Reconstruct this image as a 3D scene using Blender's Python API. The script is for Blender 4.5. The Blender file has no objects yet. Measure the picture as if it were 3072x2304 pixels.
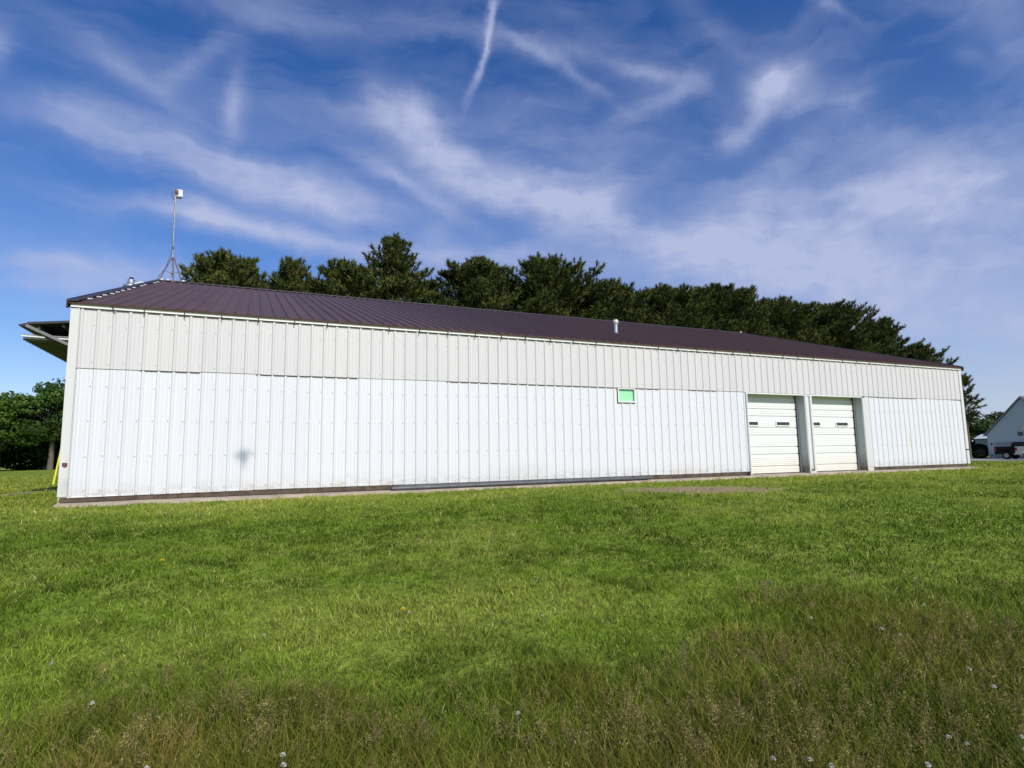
import bpy, math, random
import numpy as np
from mathutils import Vector, Matrix

rng = np.random.default_rng(7)
random.seed(7)
SC = bpy.context.scene
COL = SC.collection
S = 0.2286                      # rib spacing of the metal panels (nine inches)

# ------------------------------------------------------------------ helpers
class MB:
    """collects shapes, builds ONE mesh object"""
    def __init__(self):
        self.v = []; self.f = []; self.m = []; self.s = []
    def add(self, vs, fs, mat=0, smooth=False):
        o = len(self.v)
        self.v += [tuple(p) for p in vs]
        for f in fs:
            self.f.append(tuple(i + o for i in f)); self.m.append(mat); self.s.append(smooth)
        return self
    def box(self, x0, x1, y0, y1, z0, z1, mat=0):
        vs = [(x0,y0,z0),(x1,y0,z0),(x1,y1,z0),(x0,y1,z0),(x0,y0,z1),(x1,y0,z1),(x1,y1,z1),(x0,y1,z1)]
        fs = [(3,2,1,0),(4,5,6,7),(0,1,5,4),(1,2,6,5),(2,3,7,6),(3,0,4,7)]
        return self.add(vs, fs, mat)
    def bbox(self, x0, x1, y0, y1, z0, z1, b=0.01, mat=0):
        """box with chamfered vertical and horizontal edges (octagon in plan, capped smaller)"""
        def ring(z, e):
            a0,a1,c0,c1 = x0+e,x1-e,y0+e,y1-e
            return [(a0+b,c0,z),(a1-b,c0,z),(a1,c0+b,z),(a1,c1-b,z),(a1-b,c1,z),(a0+b,c1,z),(a0,c1-b,z),(a0,c0+b,z)]
        vs = ring(z0,b)+ring(z0+b,0)+ring(z1-b,0)+ring(z1,b)
        fs = [tuple(reversed(range(8))), tuple(range(24,32))]
        for k in range(3):
            for i in range(8):
                j=(i+1)%8
                fs.append((k*8+i,k*8+j,k*8+8+j,k*8+8+i))
        return self.add(vs, fs, mat)
    def obox(self, c, ax, ay, az, mat=0):
        """oriented box: centre and three half-axis vectors"""
        c,ax,ay,az = map(Vector,(c,ax,ay,az))
        vs=[c-ax-ay-az,c+ax-ay-az,c+ax+ay-az,c-ax+ay-az,c-ax-ay+az,c+ax-ay+az,c+ax+ay+az,c-ax+ay+az]
        return self.add(vs,[(3,2,1,0),(4,5,6,7),(0,1,5,4),(1,2,6,5),(2,3,7,6),(3,0,4,7)],mat)
    def bar(self, a, b, w, h, mat=0, up=(0,0,1)):
        a,b=Vector(a),Vector(b); d=(b-a); L=d.length; d=d/L
        u=Vector(up); s=d.cross(u)
        if s.length<1e-4: s=d.cross(Vector((1,0,0)))
        s.normalize(); t=s.cross(d)
        return self.obox((a+b)/2, d*L/2, s*w/2, t*h/2, mat)
    def tube(self, pts, rad, n=10, mat=0, cap=True):
        pts=[Vector(p) for p in pts]
        if not hasattr(rad,'__len__'): rad=[rad]*len(pts)
        vs=[]; fs=[]
        for i,p in enumerate(pts):
            d=(pts[min(i+1,len(pts)-1)]-pts[max(i-1,0)]).normalized()
            u=Vector((0,0,1)) if abs(d.z)<.9 else Vector((1,0,0))
            s=d.cross(u).normalized(); t=s.cross(d)
            for k in range(n):
                a=2*math.pi*k/n
                vs.append(p+(s*math.cos(a)+t*math.sin(a))*rad[i])
        for i in range(len(pts)-1):
            for k in range(n):
                k2=(k+1)%n
                fs.append((i*n+k,i*n+k2,(i+1)*n+k2,(i+1)*n+k))
        self.add(vs,fs,mat,True)
        if cap:
            self.add(vs[:n],[tuple(range(n))],mat); self.add(vs[-n:],[tuple(reversed(range(n)))],mat)
        return self
    def prism(self, poly, axis, a, b, mat=0):
        """extrude a 2-D polygon along an axis ('x','y' or 'z') from a to b"""
        def P(p,t):
            return {'x':(t,p[0],p[1]),'y':(p[0],t,p[1]),'z':(p[0],p[1],t)}[axis]
        n=len(poly)
        vs=[P(p,a) for p in poly]+[P(p,b) for p in poly]
        fs=[tuple(range(n)),tuple(reversed(range(n,2*n)))]
        fs+=[(i,i+n,(i+1)%n+n,(i+1)%n) for i in range(n)]
        return self.add(vs,fs,mat)
    def build(self, name, mats, parent=None, loc=(0,0,0), fix=True):
        me=bpy.data.meshes.new(name)
        me.from_pydata(self.v,[],self.f); me.update()
        if not isinstance(mats,(list,tuple)): mats=[mats]
        for m in mats: me.materials.append(m)
        me.polygons.foreach_set('material_index',self.m)
        me.polygons.foreach_set('use_smooth',self.s)
        if fix:
            import bmesh
            bm=bmesh.new(); bm.from_mesh(me); bmesh.ops.recalc_face_normals(bm,faces=bm.faces); bm.to_mesh(me); bm.free()
        o=bpy.data.objects.new(name,me); COL.objects.link(o)
        o.location=loc
        if parent: o.parent=parent
        return o

def tag(o,label=None,cat=None,group=None,kind=None):
    if label: o['label']=label
    if cat: o['category']=cat
    if group: o['group']=group
    if kind: o['kind']=kind
    return o

def thing(name,label,cat,loc=(0,0,0),rz=0,group=None):
    o=bpy.data.objects.new(name,None); COL.objects.link(o)
    o.location=loc; o.rotation_euler=(0,0,rz); o.empty_display_size=.3
    return tag(o,label,cat,group)

def dup(root,loc,rz=None,label=None,mats=None):
    r=root.copy(); COL.objects.link(r); r.location=loc
    if rz is not None: r.rotation_euler=(0,0,rz)
    if label: r['label']=label
    for ch in list(root.children):
        c=ch.copy(); COL.objects.link(c); c.parent=r
        for g in list(ch.children):
            d=g.copy(); COL.objects.link(d); d.parent=c
    return r

def mesh_np(name,verts,tris,col,mat,parent=None,attr='col'):
    """fast triangle mesh with a per-vertex colour attribute"""
    me=bpy.data.meshes.new(name)
    nv=len(verts); nt=len(tris)
    me.vertices.add(nv); me.vertices.foreach_set('co',np.ascontiguousarray(verts,dtype=np.float32).ravel())
    me.loops.add(nt*3); me.loops.foreach_set('vertex_index',np.ascontiguousarray(tris,dtype=np.int32).ravel())
    me.polygons.add(nt)
    me.polygons.foreach_set('loop_start',np.arange(0,nt*3,3,dtype=np.int32))
    me.polygons.foreach_set('loop_total',np.full(nt,3,dtype=np.int32))
    me.update(calc_edges=True)
    a=me.attributes.new(attr,'FLOAT_COLOR','POINT')
    c=np.ones((nv,4),dtype=np.float32); c[:,:3]=col
    a.data.foreach_set('color',c.ravel())
    me.materials.append(mat)
    o=bpy.data.objects.new(name,me); COL.objects.link(o)
    if parent: o.parent=parent
    return o

# ------------------------------------------------------------------ materials
def new_mat(name):
    m=bpy.data.materials.new(name); m.use_nodes=True
    nt=m.node_tree; b=nt.nodes['Principled BSDF']
    return m,nt,b
def N(nt,typ,**kw):
    n=nt.nodes.new(typ)
    for k,v in kw.items():
        if k.startswith('i_'): n.inputs[k[2:].replace('_',' ')].default_value=v
        else: setattr(n,k,v)
    return n
def L(nt,a,b): nt.links.new(a,b)
def objco(nt,scale=(1,1,1)):
    tc=N(nt,'ShaderNodeTexCoord'); mp=N(nt,'ShaderNodeMapping'); mp.inputs['Scale'].default_value=scale
    L(nt,tc.outputs['Object'],mp.inputs['Vector']); return mp.outputs['Vector']
def noise(nt,vec,scale,detail=4,rough=.55):
    n=N(nt,'ShaderNodeTexNoise'); n.inputs['Scale'].default_value=scale; n.inputs['Detail'].default_value=detail; n.inputs['Roughness'].default_value=rough
    L(nt,vec,n.inputs['Vector']); return n.outputs['Fac']
def ramp(nt,fac,stops):
    r=N(nt,'ShaderNodeValToRGB'); e=r.color_ramp.elements
    while len(e)<len(stops): e.new(.5)
    for i,(p,c) in enumerate(stops):
        e[i].position=p; e[i].color=(*c,1) if len(c)==3 else c
    L(nt,fac,r.inputs['Fac']); return r.outputs['Color']
def mix(nt,fac,a,b,mode='MIX'):
    m=N(nt,'ShaderNodeMix',data_type='RGBA',blend_type=mode)
    for sock,val in ((m.inputs[0],fac),(m.inputs[6],a),(m.inputs[7],b)):
        if hasattr(val,'links') or hasattr(val,'is_linked'): L(nt,val,sock)
        else: sock.default_value=val if not isinstance(val,tuple) or len(val)==4 else (*val,1)
    return m.outputs[2]
def math_(nt,op,a,b=None,c=None,clamp=False):
    m=N(nt,'ShaderNodeMath',operation=op,use_clamp=clamp)
    for i,val in enumerate((a,b,c)):
        if val is None: continue
        if hasattr(val,'is_linked'): L(nt,val,m.inputs[i])
        else: m.inputs[i].default_value=val
    return m.outputs[0]
def simple(name,c,rough=.5,metal=0,var=.12,scale=6,spec=.5,bump=0,bscale=40):
    m,nt,b=new_mat(name)
    v=objco(nt); f=noise(nt,v,scale,5)
    lo=tuple(x*(1-var) for x in c); hi=tuple(min(1,x*(1+var)) for x in c)
    L(nt,ramp(nt,f,[(.3,lo),(.7,hi)]),b.inputs['Base Color'])
    b.inputs['Roughness'].default_value=rough; b.inputs['Metallic'].default_value=metal
    b.inputs['Specular IOR Level'].default_value=spec
    if bump:
        bp=N(nt,'ShaderNodeBump'); bp.inputs['Strength'].default_value=bump; bp.inputs['Distance'].default_value=.01
        L(nt,noise(nt,v,bscale,4),bp.inputs['Height']); L(nt,bp.outputs['Normal'],b.inputs['Normal'])
    return m

def panel_mat(name,c,tintc,stains=(),rough=.45):
    """painted sheet steel: slight sheet-to-sheet change, faint vertical runs, grime splashed above the sill, given stains"""
    m,nt,b=new_mat(name)
    tc=N(nt,'ShaderNodeTexCoord'); sep=N(nt,'ShaderNodeSeparateXYZ'); L(nt,tc.outputs['Object'],sep.inputs[0])
    X,Z=sep.outputs['X'],sep.outputs['Z']
    sheet=math_(nt,'FLOOR',math_(nt,'DIVIDE',math_(nt,'ADD',X,.08),S*4))
    wn=N(nt,'ShaderNodeTexWhiteNoise',noise_dimensions='1D'); L(nt,sheet,wn.inputs['W'])
    flat=math_(nt,'FLOOR',math_(nt,'DIVIDE',X,S)); wn2=N(nt,'ShaderNodeTexWhiteNoise',noise_dimensions='1D'); L(nt,flat,wn2.inputs['W'])
    col=mix(nt,math_(nt,'ADD',math_(nt,'MULTIPLY',wn.outputs['Value'],.6),math_(nt,'MULTIPLY',wn2.outputs['Value'],.4)),c,tintc)
    mp=N(nt,'ShaderNodeMapping'); mp.inputs['Scale'].default_value=(22,22,.5); L(nt,tc.outputs['Object'],mp.inputs['Vector'])
    runs=noise(nt,mp.outputs['Vector'],1.0,5,.6)
    col=mix(nt,math_(nt,'MULTIPLY',math_(nt,'SUBTRACT',runs,.42,clamp=True),.55,clamp=True),col,tuple(x*.72 for x in c))
    mp2=N(nt,'ShaderNodeMapping'); mp2.inputs['Scale'].default_value=(2.2,2.2,5); L(nt,tc.outputs['Object'],mp2.inputs['Vector'])
    gr=noise(nt,mp2.outputs['Vector'],2.0,6,.65)
    low=math_(nt,'SUBTRACT',1.0,math_(nt,'DIVIDE',Z,.38),clamp=True)
    col=mix(nt,math_(nt,'MULTIPLY',math_(nt,'MULTIPLY',low,low),math_(nt,'MULTIPLY',math_(nt,'SUBTRACT',gr,.35,clamp=True),2.2,clamp=True),clamp=True),col,(.42,.38,.30))
    for (sx,sz,rx,rz,cc,st) in stains:
        dx=math_(nt,'DIVIDE',math_(nt,'SUBTRACT',X,sx),rx); dz=math_(nt,'DIVIDE',math_(nt,'SUBTRACT',Z,sz),rz)
        n1=noise(nt,tc.outputs['Object'],9.0,4)
        d=math_(nt,'ADD',math_(nt,'MULTIPLY',dx,dx),math_(nt,'MULTIPLY',dz,dz))
        d=math_(nt,'ADD',d,math_(nt,'MULTIPLY',math_(nt,'SUBTRACT',n1,.5),.7))
        g=math_(nt,'POWER',2.718,math_(nt,'MULTIPLY',d,-1.0))
        col=mix(nt,math_(nt,'MULTIPLY',g,st,clamp=True),col,cc)
    L(nt,col,b.inputs['Base Color']); b.inputs['Roughness'].default_value=rough
    bp=N(nt,'ShaderNodeBump'); bp.inputs['Strength'].default_value=.10; bp.inputs['Distance'].default_value=.02
    mp3=N(nt,'ShaderNodeMapping'); mp3.inputs['Scale'].default_value=(5,5,1.0); L(nt,tc.outputs['Object'],mp3.inputs['Vector'])
    L(nt,noise(nt,mp3.outputs['Vector'],1.2,3),bp.inputs['Height']); L(nt,bp.outputs['Normal'],b.inputs['Normal'])
    return m

M={}
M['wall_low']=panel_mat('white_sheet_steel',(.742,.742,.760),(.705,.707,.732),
    stains=[(2.52,.62,.10,.10,(.10,.17,.23),.55),(2.54,.54,.055,.16,(.12,.20,.26),.45),(2.64,.67,.09,.06,(.20,.27,.32),.25),(2.42,.62,.07,.07,(.22,.28,.32),.25),
            (21.42,.76,.07,.20,(.66,.60,.30),.45),(8.2,.22,.6,.16,(.52,.50,.46),.25),(12.6,.10,.5,.1,(.55,.5,.4),.3)])
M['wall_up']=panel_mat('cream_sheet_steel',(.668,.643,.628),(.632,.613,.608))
M['trim']=simple('white_trim_steel',(.80,.79,.75),.45,var=.06,scale=3)
M['corner']=panel_mat('aged_corner_steel',(.69,.68,.66),(.65,.64,.62),stains=[(-.02,.2,.10,.10,(.42,.43,.40),.5)])
M['screw']=simple('screw_head',(.33,.32,.31),.5)
M['lap']=simple('dark_lap_gap_and_shade',(.07,.045,.05),.8)  # panel lap gap; also colours the painted shadow strip below the eave trim
def roof_mat():
    m,nt,b=new_mat('brown_roof_steel')
    v=objco(nt,(1.09,1,1)); n1=noise(nt,objco(nt,(3,.6,.6)),1.0,5); n2=noise(nt,objco(nt,(40,40,40)),1.0,3)
    c=ramp(nt,n1,[(.3,(.082,.041,.035)),(.7,(.106,.055,.047))])
    c=mix(nt,math_(nt,'MULTIPLY',n2,.25),c,(.13,.082,.074))
    tc=N(nt,'ShaderNodeTexCoord'); sp=N(nt,'ShaderNodeSeparateXYZ'); L(nt,tc.outputs['Object'],sp.inputs[0])
    wn=N(nt,'ShaderNodeTexWhiteNoise',noise_dimensions='1D'); L(nt,math_(nt,'FLOOR',math_(nt,'DIVIDE',sp.outputs['X'],S*4)),wn.inputs['W'])
    c=mix(nt,math_(nt,'MULTIPLY',wn.outputs['Value'],.28),c,(.125,.080,.072))
    L(nt,c,b.inputs['Base Color']); b.inputs['Roughness'].default_value=.5; b.inputs['Specular IOR Level'].default_value=.35
    bp=N(nt,'ShaderNodeBump'); bp.inputs['Strength'].default_value=.2; bp.inputs['Distance'].default_value=.02
    L(nt,noise(nt,objco(nt,(4,1,1)),1.5,3),bp.inputs['Height']); L(nt,bp.outputs['Normal'],b.inputs['Normal'])
    return m
M['roof']=roof_mat()
M['rooftrim']=simple('brown_trim_steel',(.040,.030,.034),.5,var=.2)
M['galv']=simple('galvanised_steel',(.50,.51,.52),.38,.75,var=.2,scale=12)
M['white_plastic']=simple('white_plastic',(.82,.82,.80),.4,var=.03)
M['rust']=simple('rusty_tube',(.17,.115,.12),.6,.2,var=.35,scale=14)
M['pole']=simple('weathered_pole',(.42,.37,.34),.5,.4,var=.3,scale=10)
M['black']=simple('black_part',(.02,.02,.022),.5,var=.3)
M['wood']=simple('weathered_sill_board',(.085,.062,.042),.85,var=.5,scale=5,bump=.5,bscale=25)
M['concrete']=simple('tan_concrete',(.40,.33,.25),.9,var=.25,scale=3,bump=.4,bscale=30)
M['pipe']=simple('dark_grey_pipe',(.085,.09,.10),.45,.0,var=.3,scale=4)
M['mint']=simple('mint_green_board',(.33,.74,.42),.6,var=.06,scale=8)
M['jamb']=simple('white_jamb_board',(.60,.62,.62),.5,var=.08,scale=2)
M['darkjamb']=simple('jamb_edge',(.10,.08,.075),.7)
M['glassdark']=simple('dark_door_glass',(.05,.035,.045),.12,var=.2)
M['yellow']=simple('yellow_plastic',(.78,.70,.06),.45,var=.08)
M['maroon']=simple('maroon_patch',(.12,.055,.065),.7,var=.3,scale=30)
M['doorpanel']=None
def door_mat():
    m,nt,b=new_mat('white_door_steel')
    tc=N(nt,'ShaderNodeTexCoord'); sep=N(nt,'ShaderNodeSeparateXYZ'); L(nt,tc.outputs['Object'],sep.inputs[0])
    n=noise(nt,tc.outputs['Object'],3.0,6,.65)
    low=math_(nt,'SUBTRACT',1.0,math_(nt,'DIVIDE',sep.outputs['Z'],.55),clamp=True)
    f=math_(nt,'MULTIPLY',low,math_(nt,'MULTIPLY',n,.62,clamp=True),clamp=True)
    c=mix(nt,f,(.80,.81,.78),(.60,.50,.27))
    spl=noise(nt,objco(nt,(6,6,2)),1.5,6,.7)
    c=mix(nt,math_(nt,'MULTIPLY',math_(nt,'SUBTRACT',spl,.6,clamp=True),1.2,clamp=True),c,(.62,.58,.50))
    L(nt,c,b.inputs['Base Color']); b.inputs['Roughness'].default_value=.5
    return m
M['doorpanel']=door_mat()
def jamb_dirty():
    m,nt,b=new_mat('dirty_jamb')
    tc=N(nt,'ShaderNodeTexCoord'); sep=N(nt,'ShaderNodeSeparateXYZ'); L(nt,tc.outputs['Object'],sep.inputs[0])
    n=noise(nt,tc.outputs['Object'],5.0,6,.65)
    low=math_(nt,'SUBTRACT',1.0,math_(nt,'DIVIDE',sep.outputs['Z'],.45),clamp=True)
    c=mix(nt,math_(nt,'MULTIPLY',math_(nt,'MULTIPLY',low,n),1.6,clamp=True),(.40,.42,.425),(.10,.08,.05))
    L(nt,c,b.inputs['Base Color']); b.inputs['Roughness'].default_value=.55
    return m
M['jambd']=jamb_dirty()

def leaf_mat(name,trans=.25,rough=.7,spec=.15):
    m,nt,b=new_mat(name)
    at=N(nt,'ShaderNodeAttribute',attribute_name='col')
    L(nt,at.outputs['Color'],b.inputs['Base Color']); b.inputs['Roughness'].default_value=rough
    b.inputs['Specular IOR Level'].default_value=spec
    if trans:
        tr=N(nt,'ShaderNodeBsdfTranslucent'); L(nt,at.outputs['Color'],tr.inputs['Color'])
        ms=N(nt,'ShaderNodeMixShader'); ms.inputs[0].default_value=trans
        out=nt.nodes['Material Output']
        L(nt,b.outputs[0],ms.inputs[1]); L(nt,tr.outputs[0],ms.inputs[2]); L(nt,ms.outputs[0],out.inputs['Surface'])
    return m
M['grass']=leaf_mat('grass_blade',.3)
M['leaf']=leaf_mat('broad_leaf',.22)
M['needle']=leaf_mat('pine_needle',.10,.5)
M['bark']=simple('grey_bark',(.13,.105,.08),.9,var=.4,scale=9,bump=.6,bscale=20)

# ------------------------------------------------------------------ value noise in numpy
_perm=rng.random((256,256))
def vnoise(x,y):
    xi=np.floor(x).astype(int); yi=np.floor(y).astype(int); fx=x-xi; fy=y-yi
    fx=fx*fx*(3-2*fx); fy=fy*fy*(3-2*fy)
    g=lambda a,b:_perm[a&255,b&255]
    return (g(xi,yi)*(1-fx)+g(xi+1,yi)*fx)*(1-fy)+(g(xi,yi+1)*(1-fx)+g(xi+1,yi+1)*fx)*fy
def fbm(x,y,o=4):
    s=0;a=.5;t=0
    for k in range(o):
        s=s+a*vnoise(x*2**k+17.3*k,y*2**k+9.1*k); t+=a; a*=.55
    return s/t

# ------------------------------------------------------------------ terrain
def ss(a):
    a=np.clip(a,0,1); return a*a*(3-2*a)
def gz(x,y):
    x=np.asarray(x,float); y=np.asarray(y,float)
    f=ss(np.maximum(-y-.3,0)/12.); a=ss(np.maximum(x-24.6,0)/42.); l=ss(np.maximum(-.4-x,0)/30.)*.4
    k=1-(1-f)*(1-a)*(1-l)
    return -.17-.63*k
def dirt_mask(x,y):
    d1=((x-11.0)/1.75)**2+((y+2.25+.22*(x-11.0))/.75)**2
    n=fbm(x*1.7,y*1.7)
    return np.clip((1.3-d1+(n-.5)*1.8)*1.6,0,1)

def ground():
    xs=np.concatenate([[-1500,-700,-350,-200,-120],np.arange(-80,-12,4),np.arange(-12,30,.6),np.arange(30,110,3),[120,160,220,350,700,1500]])
    ys=np.concatenate([[-600,-200,-80,-40],np.arange(-24,12,.6),np.arange(12,100,4),[110,140,200,350,700,1500]])
    Xg,Yg=np.meshgrid(xs,ys,indexing='ij'); Zg=gz(Xg,Yg)
    v=np.stack([Xg,Yg,Zg],-1).reshape(-1,3); ny=len(ys)
    f=[(i*ny+j,(i+1)*ny+j,(i+1)*ny+j+1,i*ny+j+1) for i in range(len(xs)-1) for j in range(ny-1)]
    mb=MB(); mb.add([tuple(p) for p in v],f,0,True)
    m,nt,b=new_mat('lawn_ground')
    tc=N(nt,'ShaderNodeTexCoord'); P=tc.outputs['Object']
    n1=noise(nt,P,.45,4); n2=noise(nt,P,7,5,.7); n3=noise(nt,P,2.2,4)
    c=ramp(nt,n2,[(.30,(.040,.065,.008)),(.52,(.19,.275,.028)),(.80,(.36,.42,.07))])
    c=mix(nt,math_(nt,'MULTIPLY',math_(nt,'SUBTRACT',n1,.42,clamp=True),2.4,clamp=True),c,mix(nt,n2,(.24,.27,.035),(.42,.43,.09)))
    sep=N(nt,'ShaderNodeSeparateXYZ'); L(nt,P,sep.inputs[0]); X,Y=sep.outputs['X'],sep.outputs['Y']
    dx=math_(nt,'DIVIDE',math_(nt,'SUBTRACT',X,11.0),1.75)
    dy=math_(nt,'DIVIDE',math_(nt,'ADD',math_(nt,'ADD',Y,2.25),math_(nt,'MULTIPLY',math_(nt,'SUBTRACT',X,11.0),.22)),.75)
    d=math_(nt,'ADD',math_(nt,'MULTIPLY',dx,dx),math_(nt,'MULTIPLY',dy,dy))
    dm=math_(nt,'ADD',math_(nt,'SUBTRACT',1.2,d),math_(nt,'MULTIPLY',math_(nt,'SUBTRACT',n3,.5),2.4),clamp=True)
    c=mix(nt,dm,c,mix(nt,n2,(.22,.155,.09),(.42,.32,.20)))
    L(nt,c,b.inputs['Base Color']); b.inputs['Roughness'].default_value=.95; b.inputs['Specular IOR Level'].default_value=.1
    bp=N(nt,'ShaderNodeBump'); bp.inputs['Strength'].default_value=.9; bp.inputs['Distance'].default_value=.06
    L(nt,noise(nt,P,14,4,.7),bp.inputs['Height']); L(nt,bp.outputs['Normal'],b.inputs['Normal'])
    return tag(mb.build('ground',m),kind='structure')
ground()

def strip(name,pts,wid,mat,h=.012,seg=.5):
    """thin sheet along a polyline, following the terrain"""
    P=[]
    for a,b in zip(pts[:-1],pts[1:]):
        n=max(1,int(math.dist(a,b)/seg))
        P+=[(a[0]+(b[0]-a[0])*i/n,a[1]+(b[1]-a[1])*i/n) for i in range(n)]
    P.append(pts[-1]); mb=MB(); vs=[];fs=[]
    for i,p in enumerate(P):
        q=P[min(i+1,len(P)-1)]; r=P[max(i-1,0)]; d=Vector((q[0]-r[0],q[1]-r[1])).normalized(); s=Vector((-d.y,d.x))
        w=wid*(.8+.4*random.random())/2
        for sg in (-1,1):
            x,y=p[0]+s.x*w*sg,p[1]+s.y*w*sg
            vs.append((x,y,float(gz(x,y))+h))
    fs=[(2*i,2*i+1,2*i+3,2*i+2) for i in range(len(P)-1)]
    mb.add(vs,fs); return tag(mb.build(name,mat),kind='structure')
M['path']=simple('worn_path',(.30,.25,.16),.95,var=.3,scale=3,bump=.4,bscale=25)
strip('path',[(-4.2,-.6),(-2.9,2.6),(-2.42,4.9),(-2.2,6.6),(-1.75,8.2),(-1.0,10.5)],.34,M['path'])
def driveway():
    mb=MB(); poly=[(57,30),(62.2,21.3),(64.2,17.4),(70,4),(96,4),(96,24.0),(76,25),(74.0,30)]
    # triangulated fan on a fine grid would be flat here: terrain past x=66 is level
    vs=[(x,y,float(gz(x,y))+.03) for x,y in poly]; c=(72,18,float(gz(72,18))+.03)
    mb.add([c]+vs,[(0,i+1,(i+1)%len(vs)+1) for i in range(len(vs))])
    return tag(mb.build('driveway',simple('pale_concrete',(.36,.34,.30),.9,var=.2,scale=.6)),kind='structure')
driveway()

# ------------------------------------------------------------------ the metal building
B=thing('metal_building','long white ribbed steel shed with brown metal roof and two roll-up doors','building',(0,0,0))
X0,X1=-.16,24.37          # outer faces of the gable ends
DEP=18.62; ZE=3.11; ZS=2.10; RY,RZ=9.3,6.17

def rib_profile(x0,x1,h=.022,off=0.0,minor=True):
    """(x, height) polyline with a rib every nine inches at x = i*S + off"""
    pts=[(x0,0.0)]
    i0=math.floor((x0-off)/S)-1
    for i in range(i0,int((x1-off)/S)+2):
        c=i*S+off
        cand=[(c-.032,0),(c-.013,h),(c+.013,h),(c+.032,0)]
        if minor:
            for k in (.36,.68):
                mc=c+S*k; cand+=[(mc-.014,0),(mc-.006,.0035),(mc+.006,.0035),(mc+.014,0)]
        if c-.032<=x0+.004 or c+.032>=x1-.004:
            cand=[p for p in cand if p[1]<.01 and p[0]>c+.03]
        pts+=[p for p in cand if x0+.003<p[0]<x1-.003]
    pts.append((x1,0.0)); return pts

def ribbed_front(mb,x0,x1,z0,z1,y=0.0,back=.05,mat=0,**k):
    """ribbed sheet facing -Y, closed into a solid"""
    pr=rib_profile(x0,x1,**k); n=len(pr)
    vs=[(x,y-h,z0) for x,h in pr]+[(x,y-h,z1) for x,h in pr]+[(x0,y+back,z0),(x1,y+back,z0),(x1,y+back,z1),(x0,y+back,z1)]
    fs=[(i,i+1,n+i+1,n+i) for i in range(n-1)]
    fs+=[tuple(list(range(n-1,-1,-1))+[2*n,2*n+1]),tuple(list(range(n,2*n))+[2*n+2,2*n+3]),(0,n,2*n+3,2*n),(n-1,2*n+1,2*n+2,2*n-1),(2*n,2*n+3,2*n+2,2*n+1)]
    mb.add(vs,fs,mat)

D1=(14.73,16.86); D2=(17.16,19.28); WIN=(10.61,11.11,1.745,2.10)
lows=[]
for a,b,z1 in ((-.055,WIN[0],ZS),(WIN[0],WIN[1],WIN[2]),(WIN[1],D1[0]-.05,ZS),(D1[1]+.03,D2[0]-.03,ZS),(D2[1]+.30,24.26,ZS)):
    if a<0 or a>D1[0]: low=MB(); lows.append(low)
    x=a
    while x<b-1e-6:
        e=min(b,(math.floor((x+.06)/(4*S)+1e-6)+1)*4*S-.05)
        if b-e<.25: e=b
        ribbed_front(low,x,e,random.uniform(-.004,.004),z1,y=random.uniform(-.0015,.0015)); x=e
# screws
for i in range(0,106):
    xx=i*S-.055
    if not(-.02<xx<D1[0]-.1 or D2[1]+.4<xx<24.2): continue
    low=lows[0] if xx<D1[0] else lows[-1]
    for zz in (.075,.64,1.22,1.80):
        zz2=zz-.14*(zz==1.80 and xx>9.6)
        if WIN[0]-.03<xx<WIN[1]+.03 and zz2>1.6: continue
        z_=zz2+random.uniform(-.012,.012)
        low.box(xx-.008,xx+.008,-.008,.0,z_-.008,z_+.008,1)
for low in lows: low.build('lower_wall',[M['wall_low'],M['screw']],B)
up=MB(); x=-.055
while x<24.26-1e-6:
    e=min(24.26,(math.floor((x+.06)/(4*S)+1e-6)+1)*4*S-.05)
    if 24.26-e<.25: e=24.26
    dz=random.uniform(-.006,.006)
    ribbed_front(up,x,e,ZS+.004+dz,ZE+.03,y=-.014+random.uniform(-.0015,.0015),back=.06)
    if random.random()<.62 and not (D1[0]-.4<x+.45<D2[1]+.2): up.box(x+.004,e,-.022,-.013,ZS-.010+dz,ZS+.003+dz,2)
    x=e
for i in range(0,106):
    xx=i*S-.055
    for zz in (ZS+.09,2.83):
        z_=zz+random.uniform(-.02,.02)
        if xx>0: up.box(xx-.007,xx+.007,-.021,-.013,z_-.007,z_+.007,1)
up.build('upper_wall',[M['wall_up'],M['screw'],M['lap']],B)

# corner trims
def corner(x_out,x_in,segs,flip):
    mb=MB()
    for z0,z1 in segs:
        a,b=min(x_out,x_in),max(x_out,x_in)
        mb.box(a,b,-.036,-.016+.014,z0,z1)
        xo=x_out
        mb.box(min(xo,xo-.02*flip),max(xo,xo-.02*flip),-.030,.14,z0,z1)
    return mb
c1=corner(X0,-.05,[(0.0,3.11)],-1)
c1.box(-.050,-.034,-.046,-.01,0.0,3.10)                 # folded inner lip
# light scuffed bottom
c1.build('corner_trim',M['corner'],B)
corner(24.39,24.255,[(.475,3.11),(.0,.435)],1).build('corner_trim',M['corner'],B)
MB().box(24.30,24.375,-.026,.1,.43,.48).build('trim_strap',M['black'],B)
# torn maroon patch on the corner trim
MB().prism([(-.125,.545),(-.045,.545),(-.043,.485),(-.06,.482),(-.078,.462),(-.095,.468),(-.108,.482),(-.123,.486)],'y',-.0385,-.0345).build('torn_patch',M['maroon'],B)
# eave trim with the bumps of the roof ribs
et=MB(); et.box(X0,24.39,-.052,.02,ZE,ZE+.062); et.box(X0,24.39,-.060,-.046,ZE+.002,ZE+.014)
for i in range(0,107):
    c=i*S+.02
    et.prism([(c-.026,ZE+.0615),(c+.026,ZE+.0615),(c+.013,ZE+.078),(c-.013,ZE+.078)],'y',-.050,-.01)
et.box(X0+.01,24.38,-.0425,-.015,ZE-.007,ZE-.001,1)  # dark strip painting in the shadow line under the trim lip
et.build('eave_trim',[M['trim'],M['lap']],B)
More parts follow.
